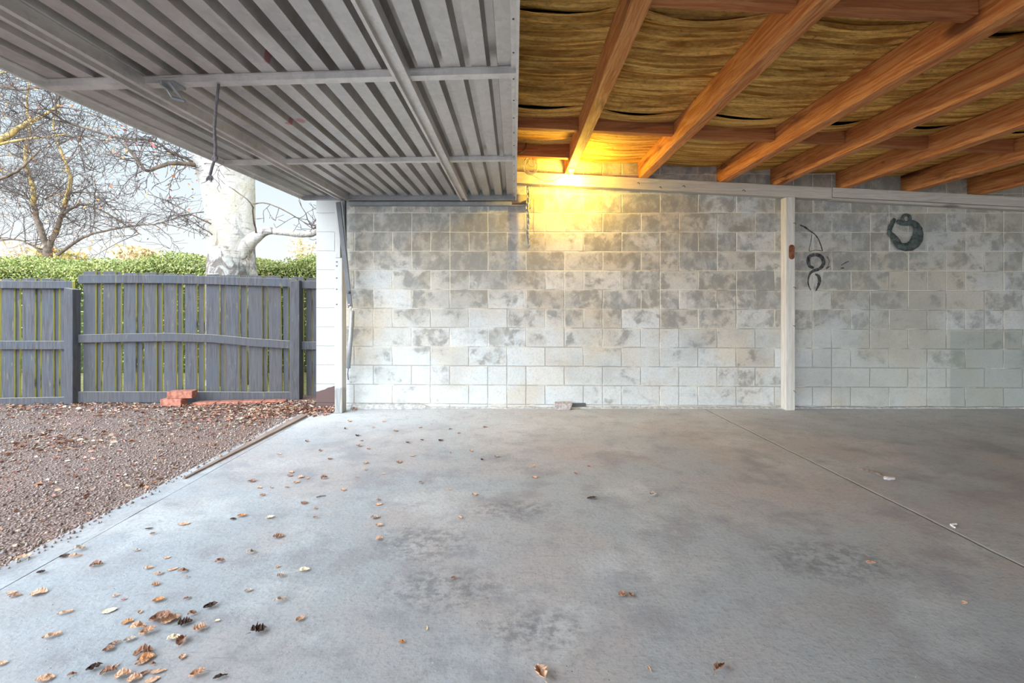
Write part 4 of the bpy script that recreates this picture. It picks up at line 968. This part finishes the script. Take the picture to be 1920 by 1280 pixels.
# far autumn shrubs over the hedge top
def far_shrub(px0, px1, py0, Y, cols_, label, n_=900, hgt=None):
    a, c_ = at(px0, 500, Y), at(px1, 500, Y); zt = at(px0, py0, Y).z; cx = (a.x+c_.x)/2; rx_ = (c_.x-a.x)/2
    o = root('far_shrub', (cx, Y, -.03), label, 'shrub')
    tw = MB(); rnd = random.Random(int(px0)+9); paths = []
    for k in range(9):
        top_ = Vector((cx+rx_*rnd.uniform(-.9, .9), Y+rnd.uniform(-1, 1), zt*rnd.uniform(.8, 1)))
        P = curve_pts([Vector((cx+rnd.uniform(-.2, .2), Y, -.03)), Vector(((cx+top_.x)/2, Y, zt*.5)), top_], 5, .05, k); tw.tube(P, [.06*(1-.75*i/(len(P)-1)) for i in range(len(P))], 5, False); paths.append(P[4:]); twigs(tw, P[3:], .02, rnd, 2, rx_*.35, 7, .3)
    t_ = tw.build('stems', M['sunlit_bark'], o); t_['kind'] = 'stuff'
    P = np.stack([cx+rng.normal(0, rx_*.42, n_), Y+rng.normal(0, .6, n_), zt*(1-np.abs(rng.normal(0, .16, n_)))], 1); P[:, 2] -= ((P[:, 0]-cx)/rx_)**2*zt*.18
    v = np.array([(-.5,0,0),(0,.3,.1),(.5,0,0),(0,-.3,.1)])[None]*.16*(.6+.8*rng.random((n_, 1, 1)))
    R = rng.normal(0, 1, (n_, 3)); R /= np.linalg.norm(R, axis=1, keepdims=True); A = np.cross(R, rng.normal(0, 1, (n_, 3))); A /= np.linalg.norm(A, axis=1, keepdims=True); B_ = np.cross(R, A)
    v = v[:, :, :1]*A[:, None]+v[:, :, 1:2]*B_[:, None]+v[:, :, 2:]*R[:, None]+(P-np.array(o.location))[:, None]
    f_ = bulk('foliage', v, [(0,1,2),(0,2,3)], M['foliage'], np.array(cols_)[rng.integers(0, len(cols_), n_)]*(.8+.4*rng.random((n_, 1)))); f_.parent = o; f_['kind'] = 'stuff'
far_shrub(238, 292, 462, 18, [(.85,.66,.40),(.9,.74,.50)], 'golden autumn bush showing above the hedge left of the birch')
far_shrub(95, 130, 466, 17, [(.75,.55,.22),(.62,.58,.25)], 'small golden bush above the hedge beside the forked tree', 500)
far_shrub(0, 85, 455, 30, [(.85,.68,.58),(.8,.62,.5)], 'pale pinkish distant bush above the hedge at the far left', 500)
far_shrub(550, 580, 448, 26, [(.85,.72,.5),(.8,.62,.4)], 'narrow tan distant bush above the hedge between birch and pier', 350)

# ------------------------------------------------------------------ counted leaves on the concrete
def leaf_mesh(kind, curl, seed):
    nx, ny_ = 5, 14; vs = []
    for j in range(ny_+1):
        t_ = j/ny_; base = max(0, math.sin(PI*t_**.85))
        w = {'oval': base**.75*.31, 'long': base**.9*.19, 'jag': base**.65*.36*(1+.26*math.sin(j*2.4+seed)+.12*math.sin(j*4.1))}[kind]
        for i in range(-nx, nx+1):
            u = i/nx; k_ = curl*1.25*(.7+.6*mnoise.noise((t_*2.2, seed, u)))
            a = u*k_
            if curl > .2:
                R_ = w/max(.3, k_); x = R_*math.sin(a); z_ = R_*(1-math.cos(a))
            else: x = w*u; z_ = .02*abs(u)
            z_ += .05*curl*math.sin(t_*PI*1.3+seed)*(1-.4*abs(u))
            q = Vector((x*5, t_*5, seed*3.0))
            z_ += (.035+.055*curl)*mnoise.noise(q)+(.015+.03*curl)*mnoise.noise(q*2.6)+.035*abs(u)*(1 if curl > .2 else .3)
            x += .05*curl*mnoise.noise(q+Vector((9, 0, 0))); y_ = t_-.5+.06*curl*mnoise.noise(q+Vector((0, 9, 4)))
            vs.append((x, y_, z_))
    zmin = min(v[2] for v in vs); vs = [(a, b_, c_-zmin) for a, b_, c_ in vs]
    k = 2*nx+1; me = bpy.data.meshes.new('fallen_leaf')
    me.from_pydata(vs, [], [(j*k+i, j*k+i+1, (j+1)*k+i+1, (j+1)*k+i) for j in range(ny_) for i in range(k-1)])
    return me
VAR = {}
for kd in ('oval', 'long', 'jag'):
    for cu in (.15, .7, 1.5):
        for s_ in (1, 2, 3, 4):
            for col, mt in LEAF.items():
                me = VAR.get((kd, cu, s_, '#'))
                if me is None: me = leaf_mesh(kd, cu, s_*3+len(kd)); VAR[(kd, cu, s_, '#')] = me
                q_ = me.copy(); q_.materials.append(mt); VAR[(kd, cu, s_, col)] = q_
for k_ in [k_ for k_ in VAR if k_[3] == '#']: bpy.data.meshes.remove(VAR.pop(k_))
stem_me = {}
for col, mt in LEAF.items():
    mb = MB().tube([(0, -.48, .04), (.02, -.62, .06), (.07, -.78, .03)], [.018, .013, .010], 5); me = bpy.data.meshes.new('stem'); me.from_pydata(mb.v, [], mb.f); me.materials.append(mt); stem_me[col] = me
lr = random.Random(99)
def leaf(px_, py_, wpx, col, kd, cu, label, group='fallen leaves on the concrete', ang=None, dz=0.0, stem=False):
    p = on_floor(px_, py_); L_ = wpx*p.y/F*1.12
    o = bpy.data.objects.new('fallen_leaf', VAR[(kd, cu, lr.choice((1, 2, 3, 4)), col)]); C.objects.link(o)
    o.location = (p.x, p.y, .0022+dz); o.scale = (L_*lr.uniform(.95, 1.25), L_, L_*lr.uniform(.8, 1.15)); o.rotation_euler = (lr.uniform(-.025, .025), lr.uniform(-.03, .03), lr.uniform(0, 6.28) if ang is None else ang)
    thing(o, label, 'leaf', group)
    if stem:
        s_ = bpy.data.objects.new('stem', stem_me[col]); C.objects.link(s_); s_.parent = o
    return o
H = PI/2
named = [
 (1014,1266,34,'tan','jag',1.5,'large crumpled tan leaf at the bottom centre of the floor',.4,1),
 (1349,1256,34,'brown','long',1.5,'rolled brown leaf lying alone at the bottom right of the floor',.9,1),
 (1217,1255,12,'tan','long',.7,'tiny tan leaf right of the large crumpled bottom-centre leaf',.2,1),
 (1168,1116,16,'brown','jag',.7,'left of a pair of small russet leaves in the middle of the floor',1.2,0),
 (1183,1117,12,'brown','oval',1.5,'right of a pair of small russet leaves in the middle of the floor',.3,0),
 (1633,1057,17,'tan','oval',.7,'lone beige leaf on the right floor, left of the white scratch',1.4,0),
 (1808,1132,12,'tan','oval',.7,'small tan leaf nearest the right edge of the floor',1.2,0),
 (1225,929,13,'grey','jag',1.5,'small grey-brown leaf in mid floor, right of the dark twig-like leaf',1.2,0),
 (1110,935,18,'dark','long',.7,'dark twig-like leaf in mid floor left of the grey-brown leaf',1.4,0),
 (800,1179,11,'cream','long',.7,'small upright-looking cream leaf below the dark damp patch',.1,0),
 (753.5,1205,12,'orange','oval',.7,'small orange leaf below left of the cream leaf near the damp patch',1.3,0),
 (851,1085,10,'brown','oval',1.5,'small brown curled leaf between the two dark damp patches',1.1,0),
 (711,1011,12,'tan','jag',1.5,'lowest of the vertical line of five tan leaves left of centre floor',1.3,0),
 (711,986,13,'tan','oval',.7,'second lowest of the vertical line of five tan leaves left of centre',1.4,0),
 (703,971,15,'grey','jag',.7,'middle grey leaf of the vertical line of five left of centre',1.3,0),
 (710,946,12,'tan','oval',.15,'second highest of the vertical line of five tan leaves left of centre',1.4,0),
 (710,938,8,'brown','oval',.7,'topmost small brown leaf of the vertical line of five left of centre',1.4,0),
 (570,1070,19,'cream','oval',.7,'bright cream leaf on clean concrete, the palest of the lower left floor',1.3,1),
 (470,1038,17,'grey','oval',1.5,'grey-beige folded leaf above left of the bright cream leaf',1.0,0),
 (522,1007,18,'brown','jag',.7,'russet curled leaf above the grey-beige folded leaf',1.2,0),
 (412,1054,15,'brown','oval',1.5,'small brown curled leaf left of the grey-beige folded leaf',.9,0),
 (521,1063,8,'orange','oval',.15,'tiny orange leaf left of the bright cream leaf',1.2,0),
 (527,1081,13,'grey','jag',1.5,'olive-grey crumpled leaf below left of the bright cream leaf',1.2,0),
 (466,1108,13,'grey','oval',.7,'grey-beige leaf about midway down the left floor with a dark rim',1.1,0),
 (526,1128,20,'grey','oval',1.5,'grey-beige curled leaf below the olive-grey crumpled leaf',1.1,0),
 (563,1162,16,'tan','oval',.7,'tan pointed leaf right of the dark clump, with a thin stem',.6,1),
 (485,1185,25,'dark','jag',1.5,'dark brown spiky crumpled leaf alone right of the leaf heap',1.2,1),
 (395,1139,22,'dark','oval',1.5,'dark brown rolled leaf at the upper right of the leaf heap',1.0,0),
 (360,1153,14,'brown','oval',1.5,'red-brown small curled leaf left below the dark rolled leaf',1.0,0),
 (347,1170,22,'dark','jag',1.5,'dark brown curled leaf right of the pair of large tan leaves in the heap',1.2,1),
 (375,1181,20,'tan','jag',1.5,'pinkish tan shell-like curled leaf at the right side of the heap',1.0,0),
 (407,1165,10,'cream','oval',.7,'tiny cream leaf at the right of the leaf heap',1.2,1),
 (297,1127,19,'orange','oval',.7,'bright orange leaf above the leaf heap',1.2,1),
 (205,1146,22,'cream','oval',.15,'flat cream pointed leaf left of the leaf heap',1.05,0),
 (123,1150,23,'tan','long',.7,'slender tan leaf left of the flat cream pointed leaf',1.0,1),
 (73,1113,23,'tan','jag',.7,'jagged orange-tan leaf near the lower left edge of the concrete',1.2,0),
 (29,1118,16,'brown','oval',.7,'brown leaf at the left edge below a paler one',1.1,0),
 (22,1112,15,'tan','oval',.15,'paler tan leaf at the left edge above a brown one',1.2,0),
 (45,1046,26,'tan','long',.7,'long russet-tan leaf on the boundary of gravel and concrete at left',1.1,0),
 (148,1032,19,'grey','oval',1.5,'grey curled leaf highest of the three together on the slab edge crack',1.1,0),
 (121,1044,15,'dark','oval',.7,'black leaf leftmost of the three together on the slab edge crack',1.1,0),
 (141,1044,19,'tan','long',.7,'tan leaf lowest right of the three together on the slab edge crack',1.0,0),
 (77,1075,13,'dark','oval',1.5,'lone blackish leaf on the slab edge crack at lower left',1.2,0),
 (180,1061,19,'brown','jag',1.5,'brown broken crumpled leaf right of the slab edge crack',1.2,0),
 (239,1167,17,'orange','jag',.7,'two-tone yellow orange leaf at the left of the leaf heap',1.1,0),
 (263,1148,9,'tan','jag',.7,'small triangular tan leaf above the leaf heap',.3,1),
 (232,1124,9,'pink','oval',.15,'tiny pink leaf left of the bright orange leaf',1.2,0),
 (302,1163,36,'brown','oval',1.5,'large brown folded leaf at the left of the pair topping the heap',1.25,0),
 (320,1163,28,'tan','jag',.7,'large tan star-like leaf at the right of the pair topping the heap',.8,1),
 (258,1180,26,'tan','oval',1.5,'ribbed tan leaf on the left of the middle pair in the heap',1.2,0),
 (277,1188,24,'tan','oval',1.5,'shell-like pinkish leaf on the right of the middle pair in the heap',.9,0),
 (325,1198,21,'cream','oval',.7,'cream yellow leaf beside a crumpled brown one below the heap top',1.0,0),
 (340,1204,24,'brown','jag',1.5,'crumpled brown leaf right of the cream yellow one below the heap top',.3,1),
 (243,1201,18,'grey','oval',.7,'greyish pink curled leaf left of the heap middle',1.1,0),
 (215,1208,19,'brown','long',.7,'thin brown sliver leaf left of the greyish pink curled leaf',1.1,0),
 (204,1219,18,'brown','oval',.7,'brown leaf just under the thin brown sliver leaf',1.1,0),
 (98,1194,27,'tan','long',.7,'narrow tan twig-like leaf alone at the lower left',1.0,0),
 (342,1233,13,'tan','oval',.7,'upright tan leaf with a stem below the crumpled brown leaf',.1,1),
 (268,1227,28,'brown','jag',1.5,'crumpled brown leaf highest of the lower cluster in the heap',1.1,0),
 (274,1236,25,'orange','oval',.7,'glossy orange-brown leaf across the middle of the lower cluster',1.2,1),
 (267,1244,21,'tan','long',.7,'tan flat leaf lowest of the lower cluster in the heap',1.0,0),
 (286,1247,10,'brown','oval',1.5,'small brown fragment right of the lower cluster',1.1,0),
 (177,1255,23,'dark','oval',1.5,'dark grey-brown veined leaf at the left of the bottom row',1.0,0),
 (203,1262,24,'brown','jag',1.5,'chestnut brown leaf second from left in the bottom row',1.1,0),
 (218,1249,12,'tan','long',.7,'standing tan leaf sliver above the bottom row',.1,0),
 (230,1268,24,'tan','jag',1.5,'ribbed tan leaf third from left in the bottom row',1.1,0),
 (252,1275,22,'tan','jag',1.5,'creased tan leaf cut by the bottom edge in the bottom row',1.1,0),
 (272,1263,20,'brown','long',.7,'narrow brown leaf sloping up in the bottom row',1.0,0),
 (297,1260,25,'tan','long',.15,'long tan stalk-like leaf at the right of the bottom row',1.25,0),
 (285,1276,22,'tan','oval',.15,'flat tan leaf at the bottom edge below the long stalk-like leaf',1.0,0),
 (370,1267,25,'tan','oval',1.5,'shell-like tan leaf near the bottom edge right of the heap',1.0,1),
 (413,1271,22,'dark','long',.7,'dark twig-like leaf at the bottom edge right of the shell-like leaf',1.0,0),
 (135,1267,13,'brown','oval',1.5,'small brown curled leaf left of the dark veined leaf',.9,0),
 (84,1275,27,'tan','oval',.7,'orange-tan leaf at the bottom edge in the lower left corner',1.2,0),
 (4,1246,14,'tan','oval',.7,'tan leaf at the very left edge near the bottom corner',1.0,0),
 (345,983,19,'tan','oval',.15,'flat beige oval leaf with a stem, upper left floor',1.25,1),
 (506,971,15,'cream','oval',.7,'cream leaf right of an orange one on the upper left floor',1.2,0),
 (454,968,15,'orange','oval',.7,'orange leaf beside a black one left of the cream leaf',1.2,0),
 (437,974,10,'dark','oval',.7,'black leaf touching the orange leaf on the upper left floor',1.2,0),
 (280,992,13,'dark','long',.7,'dark grey leaf above a smaller dark red one at left floor',1.2,0),
 (286,1002,9,'brown','oval',1.5,'small dark red leaf under the dark grey one at left floor',1.2,0),
 (255,1033,12,'grey','oval',.7,'grey-brown leaf midway between the crack trio and the tan leaves',1.2,0),
 (313,1046,11,'tan','oval',.15,'flat pinkish tan leaf above the group of slivers',1.3,0),
 (278,1066,14,'tan','oval',.7,'tan leaf leftmost of the loose group above the bright orange leaf',1.1,0),
 (298,1077,16,'tan','long',.7,'tan sliver lowest left of the loose group above the orange leaf',1.0,0),
 (324,1068,17,'tan','long',.15,'thin tan sliver highest of the loose group above the orange leaf',.9,0),
 (343,1073,16,'brown','oval',1.5,'brown curled leaf rightmost of the loose group above the orange leaf',1.1,0),
 (350,1083,11,'grey','long',.7,'pale grey sliver under the brown curled leaf of the loose group',1.2,0),
 (292,1097,12,'orange','jag',.7,'light orange triangular leaf below the loose group of slivers',.9,0),
 (351,1123,13,'brown','long',.7,'thin brown slanting leaf right of the bright orange leaf',.9,0),
 (217,1118,12,'tan','long',.7,'small tan sliver upper left of the tiny pink leaf',1.0,0),
]
for a, c_, w_px, col, kd, cu, lab, ang, st in named:
    leaf(a, c_, w_px, col, kd, cu, lab, ang=-ang if ang > .5 else ang, stem=bool(st))
def many(pts, label, group, w0, w1, cols_):
    for a, c_ in pts: leaf(a, c_, lr.uniform(w0, w1), lr.choice(cols_), lr.choice(('oval', 'jag', 'long')), lr.choice((.15, .7, .7, 1.5)), label, group)
many([(809,796),(742,808),(764,831),(826,826),(791,826),(909,801),(789,803),(700,802),(678,827),(672,837),(691,842),(647,804),(670,817),(655,790),(720,790),(845,805),(860,812)],
     'tiny dry leaf scattered on the pale concrete close to the block wall', 'tiny leaves near the block wall', 6, 10, ['tan', 'brown', 'dark', 'tan'])
many([(904,863),(883,846),(845,849),(930,857),(774,855),(748,867),(718,889),(683,882),(686,869),(668,896),(788,906),(841,918),(889,928),(862,971),(643,919),(1002,896),(998,876),(1104,874),(1080,889)],
     'small dry leaf on the middle stretch of concrete well out from the wall', 'small leaves on the middle of the floor', 7, 12, ['tan', 'brown', 'dark', 'tan', 'grey'])
many([(591,954),(591,972),(570,944),(492,929),(486,915),(472,903),(508,915),(538,915),(543,892),(564,895),(577,897),(608,897),(523,852),(575,828),(618,861),(545,886),(600,845),(556,905)],
     'small brown leaf on the concrete beside the timber sill strip and gravel edge', 'small leaves beside the sill strip', 8, 13, ['tan', 'brown', 'brown', 'orange', 'tan'])
m = MB().tube([on_floor(593, 933)+Vector((0, 0, .004)), on_floor(602, 931)+Vector((0, 0, .005)), on_floor(611, 930)+Vector((0, 0, .004))], .003, 5)
thing(m.build('twig', M['stick']), 'short thin dark twig on the concrete among the small leaves near the gravel', 'twig')

# ------------------------------------------------------------------ light, sky, camera
w = bpy.data.worlds.new('sky'); S.world = w; w.use_nodes = True
nt = w.node_tree; bg = nt.nodes['Background']; tc = nt.nodes.new('ShaderNodeTexCoord')
def wn(k, **kw):
    x_ = nt.nodes.new(k)
    for a_, v_ in kw.items(): setattr(x_, a_, v_)
    return x_
sp = wn('ShaderNodeSeparateXYZ'); nt.links.new(tc.outputs['Generated'], sp.inputs[0])
mr = wn('ShaderNodeMapRange'); nt.links.new(sp.outputs[2], mr.inputs[0]); mr.inputs[1].default_value = .02; mr.inputs[2].default_value = .42
mx = wn('ShaderNodeMix', data_type='RGBA'); nt.links.new(mr.outputs[0], mx.inputs[0]); mx.inputs[6].default_value = (1.0, 1.0, .99, 1); mx.inputs[7].default_value = (.56, .80, .95, 1)
d = Vector((-.84, -.48, .24)).normalized()
dt = wn('ShaderNodeVectorMath', operation='DOT_PRODUCT'); nt.links.new(tc.outputs['Generated'], dt.inputs[0]); dt.inputs[1].default_value = d
m2 = wn('ShaderNodeMapRange', interpolation_type='SMOOTHSTEP'); nt.links.new(dt.outputs['Value'], m2.inputs[0]); m2.inputs[1].default_value = .36; m2.inputs[2].default_value = 1.0; m2.inputs[3].default_value = .80; m2.inputs[4].default_value = 6.6
m3 = wn('ShaderNodeMapRange', interpolation_type='SMOOTHSTEP'); nt.links.new(dt.outputs['Value'], m3.inputs[0]); m3.inputs[1].default_value = .36; m3.inputs[2].default_value = .7
my = wn('ShaderNodeMix', data_type='RGBA'); nt.links.new(m3.outputs[0], my.inputs[0]); nt.links.new(mx.outputs[2], my.inputs[6]); my.inputs[7].default_value = (.84, .93, 1.0, 1)
nt.links.new(my.outputs[2], bg.inputs[0]); d2 = Vector((.25, -.93, .28)).normalized()
dt2 = wn('ShaderNodeVectorMath', operation='DOT_PRODUCT'); nt.links.new(tc.outputs['Generated'], dt2.inputs[0]); dt2.inputs[1].default_value = d2
m4 = wn('ShaderNodeMapRange', interpolation_type='SMOOTHSTEP'); nt.links.new(dt2.outputs['Value'], m4.inputs[0]); m4.inputs[1].default_value = .45; m4.inputs[2].default_value = 1.0; m4.inputs[3].default_value = 0.0; m4.inputs[4].default_value = 3.6  # extra bright sky lobe behind the camera, added to fill the interior
ad2 = wn('ShaderNodeMath', operation='ADD'); nt.links.new(m2.outputs[0], ad2.inputs[0]); nt.links.new(m4.outputs[0], ad2.inputs[1]); nt.links.new(ad2.outputs[0], bg.inputs[1])
sl = bpy.data.lights.new('sun', 'SUN'); sl.energy = 1.7; sl.color = (1, .90, .74); sl.angle = math.radians(1.5)
so = bpy.data.objects.new('sun', sl); C.objects.link(so)
so.rotation_euler = Vector((-.80, .42, -.40)).to_track_quat('-Z', 'Y').to_euler()
cd = bpy.data.cameras.new('camera'); cam = bpy.data.objects.new('camera', cd); C.objects.link(cam)
cd.sensor_width = 36; cd.lens = F*36/1920; cd.shift_x = -5/1920; cd.shift_y = -75/1920; cd.clip_start = .02; cd.clip_end = 300
cam.location = (0, 0, CAM_H); cam.rotation_euler = (PI/2, 0, 0); S.camera = cam
vs_ = S.view_settings; vs_.view_transform = 'Standard'; vs_.look = 'None'; vs_.exposure = 0.40; vs_.gamma = 1; vs_.use_curve_mapping = False
